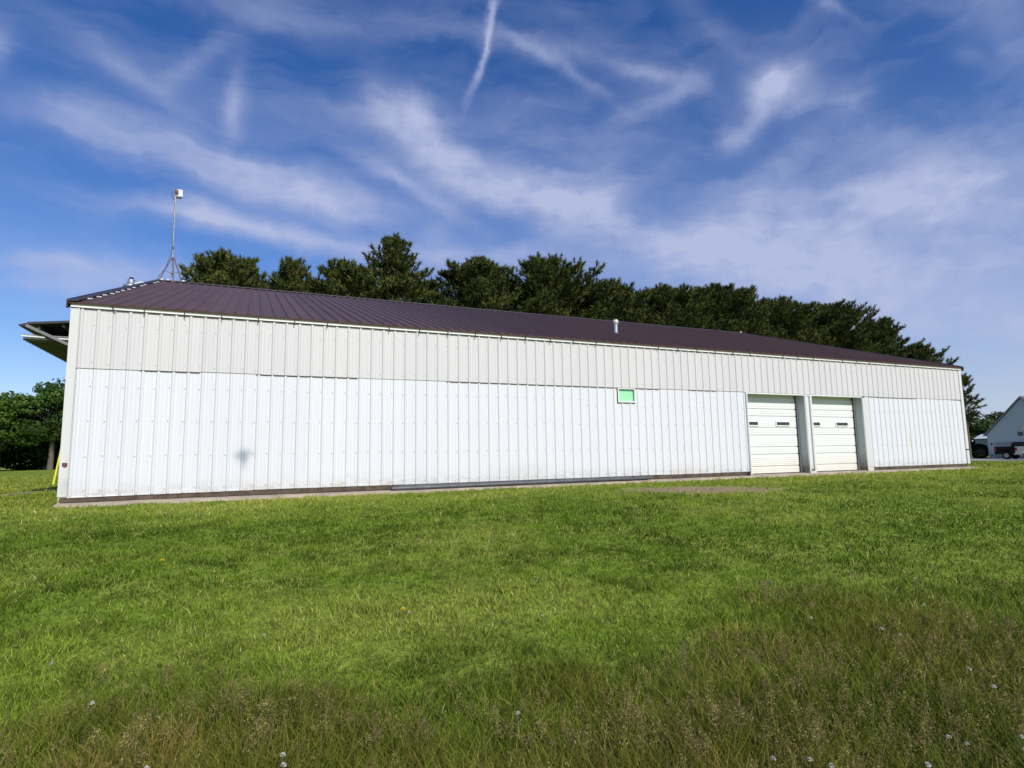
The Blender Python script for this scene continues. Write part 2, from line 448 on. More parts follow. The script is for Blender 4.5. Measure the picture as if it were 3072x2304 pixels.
# header trims over the door bays
ht=MB(); ht.box(D1[0]-.05,D1[1]+.16,-.030,.0,ZS-.035,ZS-.004); ht.box(D1[1]+.163,D2[1]+.02,-.030,.0,ZS-.035,ZS-.004)
ht.build('header_trim',M['trim'],B)
# sill board and footing
for a,b in ((-.13,D1[0]-.06),(D2[1]+.32,24.33)):
    sb=MB(); x=a
    while x<b:
        e=min(b,x+3.66); sb.box(x+.003,e-.003,.006,.05,-.088+random.uniform(-.004,.004),-.004); x=e
    sb.build('sill_board',M['wood'],B)
MB().prism([(-.15,-.115),(-.14,-.02),(.9,-.012),(2.2,-.006),(2.2,-.004),(-.15,-.003)],'y',-.012,.004).build('corner_flashing',M['trim'],B)
ft=MB()
n=160; top=[];outer=[]
for i in range(n+1):
    x=-.17+(24.50+.17)*i/n
    w=.15+.07*float(vnoise(np.array([x*1.3]),np.array([3.3]))[0])
    outer.append((x,-w)); top.append(x)
vs=[];fs=[]
for i,(x,yo) in enumerate(outer):
    zt=-.088-.012*float(vnoise(np.array([x*.9]),np.array([8.1]))[0])
    vs+=[(x,.06,zt),(x,yo,zt-.025),(x,yo-.03,-.30),(x,.06,-.30)]
for i in range(n):
    for k in range(3): fs.append((4*i+k,4*i+k+1,4*i+5+k,4*i+4+k))
fs+=[(0,3,2,1),(4*n,4*n+1,4*n+2,4*n+3)]
ft.add(vs,fs)
ft.box(-.17,24.5,.06,.30,-.4,-.093); ft.box(-.17,-.0,.30,DEP+.2,-.4,-.093); ft.box(24.2,24.5,.30,DEP+.2,-.4,-.093); ft.box(0,24.2,DEP-.2,DEP+.2,-.4,-.093)
ft.build('footing',M['concrete'],B)
# gable and rear walls
def gable(x,flip,hole=None):
    mb=MB(); t=.06*(-1 if flip>0 else 1)
    xa,xb=min(x,x+t),max(x,x+t)
    def poly(pts): mb.prism(pts,'x',xa,xb)
    zt=lambda y:ZE+.02+(RZ-.07-ZE-.02)*(1-abs(y-RY)/RY)
    if hole:
        y0,y1,zh=hole
        poly([(.03,0),(y0,0),(y0,zt(y0)),(.03,zt(.03))]); poly([(y0,zh),(y1,zh),(y1,zt(y1)),(y0,zt(y0))])
        poly([(y1,0),(DEP,0),(DEP,zt(DEP)),(RY,zt(RY)),(y1,zt(y1))])
    else: poly([(.03,0),(DEP,0),(DEP,zt(DEP)),(RY,zt(RY)),(.03,zt(.03))])
    y=S
    while y<DEP-.1:
        if not(hole and hole[0]-.03<y<hole[1]+.03):
            xo=x if flip<0 else x
            mb.box(min(xo,xo+.018*flip),max(xo,xo+.018*flip),y-.02,y+.02,0.0,zt(y)-.02)
        y+=S
    return mb
gable(X0+.02,-1,(2.65,7.35,2.95)).build('gable_wall',M['wall_up'],B)
gable(X1,1).build('gable_wall',M['wall_up'],B)
rw=MB(); rw.box(X0+.09,X1-.07,DEP-.06,DEP,0,ZE)
for i in range(1,106): rw.box(i*S-.02,i*S+.02,DEP,DEP+.018,0,ZE-.02)
rw.build('rear_wall',M['wall_up'],B)
# roof: two ribbed slopes
def roof(side):
    ya,za,yb,zb=(-.085,ZE+.055,RY,RZ) if side<0 else (DEP+.085,ZE+.055,RY,RZ)
    a=Vector((0,ya,za)); b=Vector((0,yb,zb)); d=(b-a).normalized(); nrm=Vector((0,-d.z,d.y)) if side<0 else Vector((0,-d.z,d.y))
    if nrm.z<0: nrm=-nrm
    pr=rib_profile(X0-.03,24.42,h=.032,off=.02,minor=True); n=len(pr); mb=MB()
    vs=[]
    for q in (a,b): vs+=[Vector((x,q.y,q.z))+nrm*(h+.022) for x,h in pr]
    for q in (a,b): vs+=[Vector((x,q.y,q.z)) for x in (pr[0][0],pr[-1][0])]
    fs=[(i,i+1,n+i+1,n+i) for i in range(n-1)]
    fs+=[tuple(list(range(n-1,-1,-1))+[2*n,2*n+1]),(2*n,2*n+2,2*n+3,2*n+1),(0,n,2*n+2,2*n),(n-1,2*n+1,2*n+3,2*n-1)]
    mb.add(vs,fs); return mb
roof(-1).build('roof',M['roof'],B)
roof(1).build('roof',M['roof'],B)
rc=MB(); k=(RZ-ZE-.055)/(RY+.085)
rc.prism([(RY-.16,RZ+.075-.16*k),(RY,RZ+.078),(RY+.16,RZ+.075-.16*k),(RY+.16,RZ+.055-.16*k),(RY,RZ+.06),(RY-.16,RZ+.055-.16*k)],'x',X0-.035,24.425)
rc.build('ridge_cap',M['rooftrim'],B)
for xx,fl in ((X0-.05,-1),(24.44,1)):
    mb=MB()
    for sy in (-1,1):
        ye=RY+sy*(RY+.11); ze=ZE+.05
        p=[(ye,ze-.085),(RY,RZ-.08),(RY,RZ+.07),(ye,ze+.068)]
        mb.prism(p,'x',min(xx,xx-.018*fl),max(xx,xx-.018*fl))
        p2=[(ye,ze+.045),(RY,RZ+.050),(RY,RZ+.066),(ye,ze+.061)]
        mb.prism(p2,'x',min(xx-.018*fl,xx-.16*fl),max(xx-.018*fl,xx-.16*fl))
    mb.build('rake_trim',M['rooftrim'],B)
# white closure tabs showing along the rake and ridge
tab=MB(); tab.box(-.034,.034,-.022,.022,0,.018)
tab0=tab.build('white_tab',M['white_plastic'],B)
def roofz(y): return ZE+.055+(y+.085)*k+.05
tabs=[(.0,.42),(.02,.95),(.0,1.48),(.02,1.98),(.01,2.53),(.0,3.10),(.01,3.68),(-.02,4.45),(.0,5.35),(-.03,5.95),(.0,7.4),(.0,7.95),(-.03,8.95),(.12,9.05),(.53,9.14),(24.12,9.16)]
for i,(tx,ty) in enumerate(tabs):
    o=tab0 if i==0 else tab0.copy()
    if i: COL.objects.link(o); o.parent=B
    o.location=(tx,ty,roofz(ty)); o.rotation_euler=(math.atan(k),0,random.uniform(-.2,.2))
    if ty>8.8: o.location.z+=.03; o.scale=(1.1,1.3,2.6)
# wire hooks hung over the eave
hk=MB(); hk.tube([(0,.02,.085),(0,-.045,.088),(0,-.074,.07),(0,-.076,-.045),(.004,-.062,-.062)],.0085,6)
hk0=hk.build('wire_hook',simple('dark_wire',(.07,.05,.05),.6),B)
HX=[.44,.89,1.5,2.09,2.7,3.33,3.93,5.13,5.76,6.37,6.99,7.6,8.18,8.81,9.41,10.03,11.84,12.45,13.07,13.67,14.28,14.89,16.11,16.7,17.32,18.54,19.17,19.74,20.98]
for i,hx in enumerate(HX):
    o=hk0 if i==0 else hk0.copy()
    if i: COL.objects.link(o); o.parent=B
    o.location=(hx,0,ZE+.012); o.rotation_euler=(0,random.uniform(-.12,.12),0)
    if i==0: o.rotation_euler=(0,-.45,0)

# overhead doors in deep white openings
def door(xa,xb):
    d=.25; zt=ZS-.03
    xi0,xi1=xa,xb
    fr=MB()
    fr.box(xb,xb+.03,-.030,d,-.085,zt)                     # right reveal, faces the opening
    fr.box(xa-.03,xa,-.030,d,-.085,zt)
    fr.box(xa-.03,xb+.03,.004,d,zt,zt+.05)
    fr.box(xb-.028,xb-.002,d-.05,d-.004,-.085,zt,1)        # stop moulding along the door edge
    fr.box(xb-.046,xb-.030,d-.03,d-.004,-.085,zt,2)
    fr.box(xa-.052,xa-.031,-.040,-.002,-.085,ZS,1)
    fr.box(xa-.031,xa-.012,-.046,-.030,-.085,zt,3)
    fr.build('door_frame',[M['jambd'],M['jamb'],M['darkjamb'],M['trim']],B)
    dm=MB(); z0=-.085; H=.524; pr=[]
    # section profile: (z, depth)
    y=d
    for sct in range(4):
        b0=z0+sct*H
        pr+=[(b0+.010,.032),(b0+.016,0)]
        for zz in (.36,.37): pass
        for c in (.085,.135,.275,.325,.375,.425):
            pr+=[(b0+c-.012,0),(b0+c-.004,-.006),(b0+c+.004,-.006),(b0+c+.012,0)]
        pr+=[(b0+.186,0),(b0+.188,.032),(b0+.208,.032),(b0+.216,0)]
        pr+=[(b0+H-.012,0),(b0+H-.010,.032)]
    pr=sorted(pr); pr=[p for p in pr if p[0]<zt-.002]+[(zt,0)]
    n=len(pr)
    vs=[(xa+.004,y+q,z) for z,q in pr]+[(xb-.05,y+q,z) for z,q in pr]
    dm.add(vs,[(i,i+n,i+n+1,i+1) for i in range(n-1)])
    dm.box(xa+.004,xb-.05,y+.03,y+.06,z0,zt)
    for zz in (b0 for b0 in (z0+H,z0+2*H,z0+3*H)): pass
    o=dm.build('overhead_door',M['doorpanel'],B,fix=False)
    wz0=z0+2*H+.245; wz1=wz0+.135
    for fa,fb in ((.045,.295),(.60,.855)):
        a=xa+(xb-xa)*fa; b=xa+(xb-xa)*fb
        w=MB(); t=.030
        w.box(a,b,y-.022,y+.02,wz0,wz0+t); w.box(a,b,y-.022,y+.02,wz1-t*.6,wz1)
        w.box(a,a+t,y-.022,y+.02,wz0+t,wz1-t*.6); w.box(b-t,b,y-.022,y+.02,wz0+t,wz1-t*.6)
        w.box(a+t,b-t,y-.010,y+.015,wz0+t,wz1-t*.6,1)
        w.build('door_window',[M['trim'],M['glassdark']],o)
    s=MB(); s.box(xa+.01,xb-.055,y-.012,y+.03,z0-.02,z0); s.build('bottom_seal',M['black'],o)
    return o
door(*D1); door(*D2)
# trims beside the doors
tr=MB(); tr.box(D1[1]+.026,D1[1]+.075,-.040,.0,-.10,ZS-.037); tr.box(D2[0]-.085,D2[0]-.032,-.044,.0,-.10,ZS-.037)
tr.box(D1[1]+.02,D2[0]-.02,-.052,-.0405,-.115,-.035); tr.build('door_trim',M['corner'],B)
tr=MB(); tr.box(D2[1]+.026,D2[1]+.14,-.040,.0,-.10,ZS-.037); tr.box(D2[1]+.143,D2[1]+.30,-.034,.0,-.08,ZS-.01)
tr.box(D2[1]+.02,D2[1]+.27,-.054,-.042,-.125,-.05)
tr.build('door_trim',M['corner'],B)
MB().box(D1[0]-.13,D1[0]-.055,-.03,.03,-.12,-.02).build('drain_block',M['black'],B)
# unseen panel added behind the door bays so no light leaks in
MB().box(D1[0]-.2,D2[1]+.3,.40,.44,-.1,ZS+.2).build('light_block_panel',M['black'],B)
# small boarded window under the lap
wn=MB(); x0,x1,z0,z1=WIN; z1-=.012
wn.box(x0,x1,-.036,.01,z0,z0+.030); wn.box(x0,x1,-.036,.01,z1-.022,z1); wn.box(x0,x0+.028,-.036,.01,z0+.03,z1-.022); wn.box(x1-.024,x1,-.036,.01,z0+.03,z1-.022)
wn.box(x0-.012,x0-.001,-.024,.0,z0-.01,z1,1); wn.box(x0-.012,x1,-.024,.0,z0-.016,z0-.0015,1)
w=wn.build('window_frame',[M['trim'],M['darkjamb']],B)
MB().box(x0+.001,x1-.001,.022,.05,z0+.001,z1-.001).build('mint_panel',M['mint'],w)
# flue beside the far gable, with its white bracket pipe
fl=MB(); fx,fy=-.90,9.3
fl.tube([(fx,fy,-.2),(fx,fy,5.93)],.085,14); fl.tube([(fx,fy,5.90),(fx,fy,5.95),(fx,fy,6.03),(fx,fy,6.04)],[.22,.22,.11,.10],16)
fl.tube([(fx,fy,5.99),(fx,fy,6.14)],.105,14); fl.tube([(fx,fy,6.13),(fx,fy,6.22)],.06,12,1)
fl.tube([(fx+.05,fy,6.03),(fx+.2,fy,6.05),(fx+.22,fy,6.09),(fx+.65,fy,6.085)],.028,8,2)
fl.tube([(fx,fy,3.6),(X0,fy,3.6)],.02,6); fl.tube([(fx,fy,5.2),(X0,fy,5.2)],.02,6)
fl.build('flue_pipe',[M['galv'],M['black'],M['white_plastic']],B)
# roof vent
vx,vy=12.54,2.77; vz=roofz(vy)-.05
vm=MB(); vm.tube([(vx,vy,vz-.03),(vx,vy,vz+.36)],.063,16); vm.tube([(vx,vy,vz-.03),(vx,vy,vz+.05)],[.12,.066],16)
v=vm.build('roof_vent',M['galv'],B)
cm=MB(); cm.tube([(vx,vy,vz+.285),(vx,vy,vz+.31),(vx,vy,vz+.41),(vx,vy,vz+.43)],[.062,.088,.088,.07],18)
cm.tube([(vx,vy,vz+.34),(vx,vy,vz+.35)],.0895,18); cm.build('vent_cap',simple('pale_vent_cap',(.62,.58,.50),.45,.3,var=.2,scale=14),v)
# meter and conduit on the near end of the far gable
mt=MB(); mt.bbox(24.39,24.56,.12,.42,.50,.86,.02); mt.tube([(24.47,.27,.84),(24.47,.27,.95)],[.09,.05],12); mt.tube([(24.46,.27,.5),(24.46,.27,-.25)],.03,8,1)
mt.tube([(24.5,.11,.70),(24.5,.06,.70)],.085,14,2)
mt.build('meter_box',[M['white_plastic'],M['galv'],M['galv']],B)
# folded hangar door held out from the left gable
fd=MB()
y0,y1=2.60,7.40
fd.prism([(-1.60,3.235),(-.19,3.445),(-.19,3.475),(-1.44,3.325),(-1.62,3.262)],'y',y0,y1)
fd.bar((-1.46,y0-.02,3.295),(-.19,y0-.02,3.445),.04,.045,0)
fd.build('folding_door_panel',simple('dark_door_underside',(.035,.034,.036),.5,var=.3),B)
lp=MB(); y=y0+.05
lp.box(-1.52,-.19,y0,y1,2.985,3.022)
while y<y1-.03:
    lp.prism([(y-.034,2.986),(y+.034,2.986),(y+.018,2.958),(y-.018,2.958)],'x',-1.525,-.20); y+=S*.72
lp.build('folding_door_panel',simple('olive_bounce_underside',(.085,.085,.05),.5,var=.2),B)  # olive base colour has the green bounce off the grass painted in
wt=MB(); wt.obox((-1.36,y0-.012,3.035),(.19,0,-.009),(0,.006,0),(0,0,.011)); wt.obox((-.62,y0-.012,3.012),(.38,0,-.010),(0,.006,0),(0,0,.012))
wt.build('panel_edge_trim',M['trim'],B)
ub=MB(); ub.box(-1.55,-.2,y0+.01,y0+.05,3.048,3.075); ub.build('panel_edge_frame',simple('grey_frame',(.22,.19,.18),.6),B)
st=MB(); st.bar((-1.475,y0-.05,3.245),(-.17,y0-.05,2.61),.03,.055); st.build('strut',simple('grey_strut',(.20,.20,.20),.5,.2),B)
fd2=MB()
for yy in (4.2,5.8): fd2.bar((-1.45,yy,3.235),(-.19,yy,3.40),.05,.05)
for xx in (-.5,-.9,-1.3): fd2.bar((xx,y0+.05,3.19+.148*(xx+1.6)),(xx,y1-.05,3.19+.148*(xx+1.6)),.05,.05)
fd2.build('door_truss',M['rust'],B)

# ------------------------------------------------------------------ antenna mast on the ridge
mz=RZ+.07
A=thing('antenna_mast','slim rusty mast on a tripod with a white square antenna, standing on the roof ridge','antenna',(.19,RY,mz))
pm=MB(); pm.tube([(0,0,.10),(0,0,.62)],.024,10); pm.tube([(0,0,.60),(-.02,0,1.1),(-.02,0,2.98)],.019,10); pm.build('pole',M['pole'],A)
legs=[(-.335,-.05,-.02),(.075,-.22,-.08),(.275,.06,-.01)]
for l in legs:
    t=Vector((0,0,.72)); e=Vector(l)
    mb=MB(); off=Vector((l[0],l[1],0)).normalized()*.04
    mb.tube([t+off,e],.017,8); mb.box(l[0]-.06,l[0]+.06,l[1]-.04,l[1]+.04,l[2]-.02,l[2]+.006); mb.build('leg',M['rust'],A)
    mid=t+off+(e-t-off)*.55; mb=MB(); mb.tube([mid,(0,0,.22)],.008,6); mb.build('brace',M['rust'],A)
mb=MB(); mb.tube([(0,0,.69),(0,0,.76)],.045,10); mb.box(-.06,.06,-.02,.02,.70,.735); mb.build('collar',M['rust'],A)
mb=MB(); mb.tube([(-.018,0,1.02),(-.018,0,1.14)],.026,8); mb.build('pole_clamp',M['rust'],A)
mb=MB(); mb.tube([(0,0,.19),(0,0,.24)],.035,8); mb.build('brace_ring',M['rust'],A)
# square panel antenna, seen from behind
dr=math.radians(-18)
ca,sa=math.cos(dr),math.sin(dr)
def rot(p): return (p[0]*ca-p[1]*sa,p[0]*sa+p[1]*ca,p[2])
mb=MB(); mb.bbox(-.115,.155,.06,.115,2.82,3.09,.028)
mb.v=[rot(p) for p in mb.v]; mb.build('antenna_panel',M['white_plastic'],A)
mb=MB(); mb.box(-.05,.05,-.03,.058,2.93,3.03); mb.tube([(-.02,-.045,2.88),(-.02,-.045,3.05)],.012,8); mb.build('bracket',simple('brown_bracket',(.12,.085,.06),.6,.3),A)
mb=MB(); mb.box(-.02,.14,.052,.118,2.795,2.822); mb.build('panel_foot',M['black'],A)
mb=MB(); pts=[(-.06,-.01,2.96),(-.12,0,2.92),(-.13,.01,2.82),(-.10,.01,2.74),(-.035,.0,2.68),(-.035,-.01,1.6),(-.04,-.02,.9),(-.2,-.03,.35),(-.36,-.03,.1),(-.37,-.05,-.02)]; mb.tube(pts,.008,6); mb.build('cable',M['black'],A)

# ------------------------------------------------------------------ loose things by the wall
P_=thing('steel_pipe','long dark grey steel pipe lying on the footing at the foot of the white wall','pipe',(8.3,-.085,-.055))
mb=MB(); mb.tube([(-3.1,0,-.016),(.85,0,.0)],.038,14); mb.tube([(.85,0,.0),(3.1,0,.0)],.034,14); mb.build('pipe_length',M['pipe'],P_)
mb=MB(); mb.tube([(.74,0,0),(.96,0,0)],.044,14); mb.build('coupling',M['pipe'],P_)
mb=MB(); mb.box(-2.95,2.6,.045,.08,-.02,.045); mb.build('angle_rail',simple('blue_grey_rail',(.12,.12,.125),.5,.3),P_)
yb=Vector((-3.03,11.5,float(gz(-3.03,11.5)))); Y_=thing('guy_wire_guard','leaning bright yellow plastic guard tube rising from the grass behind the near corner','guy guard',yb)
mb=MB(); d=Vector((.12,.02,.98)).normalized(); mb.tube([(0,0,0),tuple(d*.1),tuple(d*2.2)],[.040,.030,.028],12); mb.build('guard_tube',M['yellow'],Y_)
mb=MB(); mb.tube([tuple(d*2.2),tuple(d*2.55)],.006,6); mb.build('wire',M['galv'],Y_)

# ------------------------------------------------------------------ grass
def blades(px,py,h,w,lean,az,colr,pz=None,bend=.5,leaf=None):
    """five-vertex blades: base pair, middle pair, tip"""
    n=len(px); z=gz(px,py)-.006 if pz is None else pz
    dx,dy=np.cos(az),np.sin(az); sx,sy=-dy,dx
    a=rng.uniform(0,2*np.pi,n); sx,sy=np.cos(a),np.sin(a)
    mw=w*.5*(1.0 if leaf is None else np.where(leaf,1.5,.85)); bw=w*.5*(1.0 if leaf is None else np.where(leaf,.35,1.0))
    V=np.empty((n,5,3),np.float32)
    V[:,0]=np.stack([px-sx*bw,py-sy*bw,z],1); V[:,1]=np.stack([px+sx*bw,py+sy*bw,z],1)
    mx,my,mz=px+dx*lean*.38,py+dy*lean*.38,z+h*.58
    V[:,2]=np.stack([mx-sx*mw,my-sy*mw,mz],1); V[:,3]=np.stack([mx+sx*mw,my+sy*mw,mz],1)
    V[:,4]=np.stack([px+dx*lean,py+dy*lean,z+h],1)
    base=(np.arange(n)*5)[:,None]
    T=np.concatenate([base+np.array([[0,1,3]]),base+np.array([[0,3,2]]),base+np.array([[2,3,4]])],1).reshape(-1,3)
    return V.reshape(-1,3),T,np.repeat(colr,5,axis=0)

CX,CY=2.617,-11.683; YAW=.4219
def polar(n,d0,d1,half):
    d=d0*(d1/d0)**rng.random(n); b=YAW+rng.uniform(-half,half,n)
    return CX+d*np.sin(b),CY+d*np.cos(b),d
def inside(x,y): return (x>-.30)&(x<24.7)&(y>-.17)&(y<DEP+.3)
def tallness(x,y):
    yb=-7.9-.12*(x-1.5)+2.1*(fbm(x*.75+2.2,y*.75)-.5)
    return np.clip((yb-y)/.9,0,1)
LUSH=np.array([.110,.200,.012]); MID=np.array([.205,.315,.026]); YEL=np.array([.34,.37,.060]); STRAW=np.array([.52,.44,.18]); OLIVE=np.array([.20,.20,.03])
def lawn_col(x,y,n,d):
    p1=fbm(x*.42+3,y*.55+8); p2=fbm(x*1.3+40,y*1.6+5); r=rng.random(n)
    t=np.clip((p1-.30)*2.2+(p2-.5)*1.5+(r-.5)*.8,0,1)[:,None]
    c=LUSH*(1-t)+MID*t
    pc=fbm(x*2.1+70,y*2.6+15,3); dk=np.clip((pc-.47)*6,0,1)[:,None]*np.clip((-y)/3.5,0,1)[:,None]; c=c*(1-.45*dk)
    # stripes the mower left, parallel to the wall
    st=np.clip((vnoise(y*1.1+.12*x,x*.06)-.5)*1.6+.25,0,1)[:,None]
    fx=(.30+.35*np.clip((x-6)/8,0,1))[:,None]; c=c*(1-fx*st)+YEL*fx*st; c=c*(1-.28*fx*(1-st))
    # thin yellowed turf near the wall and in odd patches
    near=np.clip(1-(-y)/3.6,0,1)*np.clip((p2-.25)*2.2,0,1); odd=np.clip((p1-.56)*6,0,1)*.7
    k=np.clip(near*.95+odd,0,1)[:,None]; c=c*(1-k)+YEL*k
    s=(rng.random(n)<.03+.10*k[:,0])[:,None]; c=np.where(s,STRAW*rng.uniform(.6,1.0,(n,1)),c)
    amp=np.clip(7.5/d,.30,1)[:,None]; return c*(1+amp*rng.uniform(-.66,.5,(n,1)))*1.12
V=[];T=[];C_=[];off=0
def push(v,t,c):
    global off
    V.append(v);T.append(t+off);C_.append(c);off+=len(v)
n=640000
x,y,d=polar(n,1.9,42,.92)
k=~inside(x,y)&(rng.random(n)>dirt_mask(x,y)*.93)
k&=~((np.abs(x+2.3-(y-5)*.12)<.16)&(y>2)&(y<10.5))
k&=rng.random(n)>np.clip(tallness(x,y)*.35,0,1)
x,y,d=x[k],y[k],d[k]; n=len(x)
tall=tallness(x,y)
clump=fbm(x*5.5+11,y*5.5+7)**2*2
k=rng.random(n)<.25+2.2*np.clip(fbm(x*11+5,y*11+2,3)-.22,0,1)
x,y,d,tall,clump=x[k],y[k],d[k],tall[k],clump[k]; n=len(x)
h=(.026+.030*rng.random(n))*(.45+1.0*clump)*(1+.012*d)+tall*rng.uniform(.03,.16,n)
wd=np.maximum(.0034,.00090*d)*rng.uniform(.7,1.4,n)
leaf=rng.random(n)<.30
wd=np.where(leaf,wd*1.05,wd); h=np.where(leaf,h*.75,h)
lean=h*rng.uniform(.25,1.2,n)
c=lawn_col(x,y,n,d); tt=(tall*.75)[:,None]; c=c*(1-tt)+OLIVE*rng.uniform(.6,1.2,(n,1))*tt
push(*blades(x,y,h,wd,lean,rng.uniform(0,2*np.pi,n),c,leaf=leaf))
g=mesh_np('grass',np.concatenate(V),np.concatenate(T),np.concatenate(C_),M['grass'])
tag(g,'short mown green lawn with yellowed patches in front of the white shed','lawn',kind='stuff')

# unmown foreground: long blades and hazy brown seed heads
V=[];T=[];C_=[];off=0
n=130000
x,y,d=polar(n,1.6,9,.95); t=tallness(x,y); k=rng.random(n)<t*(.35+1.2*fbm(x*1.5,y*1.5)); x,y,d,t=x[k],y[k],d[k],t[k]; n=len(x)
pt=fbm(x*1.9+60,y*1.9)[:,None]; r=rng.random((n,1))
g1=np.array([.060,.125,.008]); g2=np.array([.26,.27,.022]); g3=np.array([.36,.27,.075])
q=np.clip((pt-.40)*5.0+(r-.5)*.6,0,1); c=np.where(q<.5,g1+(g2-g1)*q*2,g2+(g3-g2)*(q-.5)*2)*rng.uniform(.45,1.55,(n,1))
gap=fbm(x*4+9,y*4+31,3); k=rng.random(n)<np.clip((gap-.30)*4.5,0.04,1); x,y,d,t,c=x[k],y[k],d[k],t[k],c[k]; n=len(x)
h=rng.uniform(.05,.17,n)*(.5+.5*t)*(.6+.9*fbm(x*3,y*3)); push(*blades(x,y,h,np.maximum(.0026,.00095*d)*rng.uniform(.8,1.3,n),h*rng.uniform(.15,.75,n),rng.uniform(0,2*np.pi,n),c))
# seed heads
n=6800
x,y,d=polar(n,1.6,9,.95); t=tallness(x,y); dens=np.clip((fbm(x*1.5+5,y*1.5+77)-.40)*5.0+.25*(x>5),0,1); k=rng.random(n)<t*dens; x,y,d,t=x[k],y[k],d[k],t[k]; n=len(x)
z=gz(x,y); hh=rng.uniform(.10,.25,n)*(.5+.5*t); az=rng.uniform(0,2*np.pi,n); ln=hh*rng.uniform(.1,.4,n)
c=np.array([.26,.22,.09])*rng.uniform(.7,1.2,(n,1))
push(*blades(x,y,hh,np.full(n,.0028),ln,az,c))
m_=64
cc=np.array([[.29,.225,.085],[.37,.31,.11],[.25,.175,.08]])[rng.integers(0,3,n)]
tx,ty,tz=x+np.cos(az)*ln,y+np.sin(az)*ln,z+hh
u=rng.random((n,m_)); rad=.042*(1-u*.8)*rng.uniform(.3,1.0,(n,m_)); a=rng.uniform(0,2*np.pi,(n,m_)); L_=rng.uniform(.06,.12,(n,1))
bx=tx[:,None]+np.cos(a)*rad; by=ty[:,None]+np.sin(a)*rad; bz=tz[:,None]-L_*(1-u)*.75+.01
sz=.0023*rng.uniform(.6,1.5,(n,m_))*np.maximum(1,.3*d)[:,None]
P0=np.stack([bx,by,bz],-1).reshape(-1,3); nn=len(P0)
e1=rng.normal(size=(nn,3)); e1/=np.linalg.norm(e1,axis=1)[:,None]; e2=rng.normal(size=(nn,3)); e2/=np.linalg.norm(e2,axis=1)[:,None]
s_=sz.reshape(-1,1)
tri=np.stack([P0-e1*s_,P0+e1*s_,P0+e2*s_*2.4],1).reshape(-1,3)
push(tri.astype(np.float32),np.arange(nn*3).reshape(-1,3),np.repeat(np.repeat(cc,m_,axis=0)*rng.uniform(.7,1.3,(nn,1)),3,axis=0))
g=mesh_np('tall_grass',np.concatenate(V),np.concatenate(T),np.concatenate(C_),M['grass'])
tag(g,'unmown tall grass with hazy brown seed heads along the nearest edge of the lawn','tall grass',kind='stuff')

# white clover heads and two dandelions
FL=[(6.03,-9.75,.26),(5.91,-9.92,.26),(5.21,-10.11,.26),(5.22,-10.17,.26),(5.48,-10.23,.26),(4.44,-9.94,.26),(4.6,-10.06,.26),(4.41,-10.07,.26),(4.4,-10.1,.26),(6.2,-9.29,.26),(6.2,-9.18,.26),(5.38,-10.29,.26),(4.56,-10.0,.26),(8.01,-8.26,.09),(6.95,-8.98,.26),(5.97,-8.87,.26),(8.7,-7.55,.09),(8.6,-8.06,.09),(8.71,-8.3,.09),(4.22,-10.01,.26),(4.93,-10.2,.26),(2.32,-9.09,.26),(2.77,-9.19,.26),(2.77,-9.26,.26),(2.74,-7.56,.09),(2.01,-8.35,.2),(1.67,-7.58,.09),(2.8,-9.48,.26),(3.71,-9.25,.26),(3.68,-7.49,.09),(4.52,-7.89,.09),(4.86,-7.12,.09)]
M['petal']=simple('white_petal',(.62,.60,.52),.6,var=.15,scale=60); M['ypetal']=simple('yellow_petal',(.75,.55,.03),.6); M['stem']=simple('green_stem',(.07,.12,.03),.7)
def flower(name,label,cat,group,loc,mat,hgt,r,flat):
    f=thing(name,label,cat,loc,0,group)
    mb=MB(); mb.tube([(0,0,-hgt),(.005,0,-hgt*.5),(0,0,0)],.0022,5); mb.build('stem',M['stem'],f)
    mb=MB()
    for i in range(46):
        ph=math.acos(1-1.35*random.random()); th=i*2.4
        dd=Vector((math.sin(ph)*math.cos(th),math.sin(ph)*math.sin(th),math.cos(ph)*flat)); s=Vector((-math.sin(th),math.cos(th),0))
        b0=dd*r*.35; e=dd*r*random.uniform(.85,1.15)
        mb.add([b0-s*r*.10,b0+s*r*.10,e+s*r*.16,e-s*r*.16],[(0,1,2,3)])
    mb.build('flower_head',mat,f,fix=False); return f
GL='small round white clover flower head poking up through the lawn grass'
fw=None
for i,(fx_,fy_,hg) in enumerate(FL):
    z=float(gz(fx_,fy_))+hg*.62
    if fw is None: fw=flower('clover_flower',GL,'flower','white clover flowers in the grass',(fx_,fy_,z),M['petal'],.26,.0105,.8)
    else: dup(fw,(fx_,fy_,z),random.uniform(0,6))
flower('dandelion','yellow dandelion in the short lawn, the one farther from the tall grass','flower','yellow dandelions',(1.93,-5.36,float(gz(1.93,-5.36))+.07),M['ypetal'],.07,.026,.5)
flower('dandelion','yellow dandelion in the lawn beside the edge of the tall brown grass','flower','yellow dandelions',(3.64,-7.48,float(gz(3.64,-7.48))+.08),M['ypetal'],.08,.022,.5)

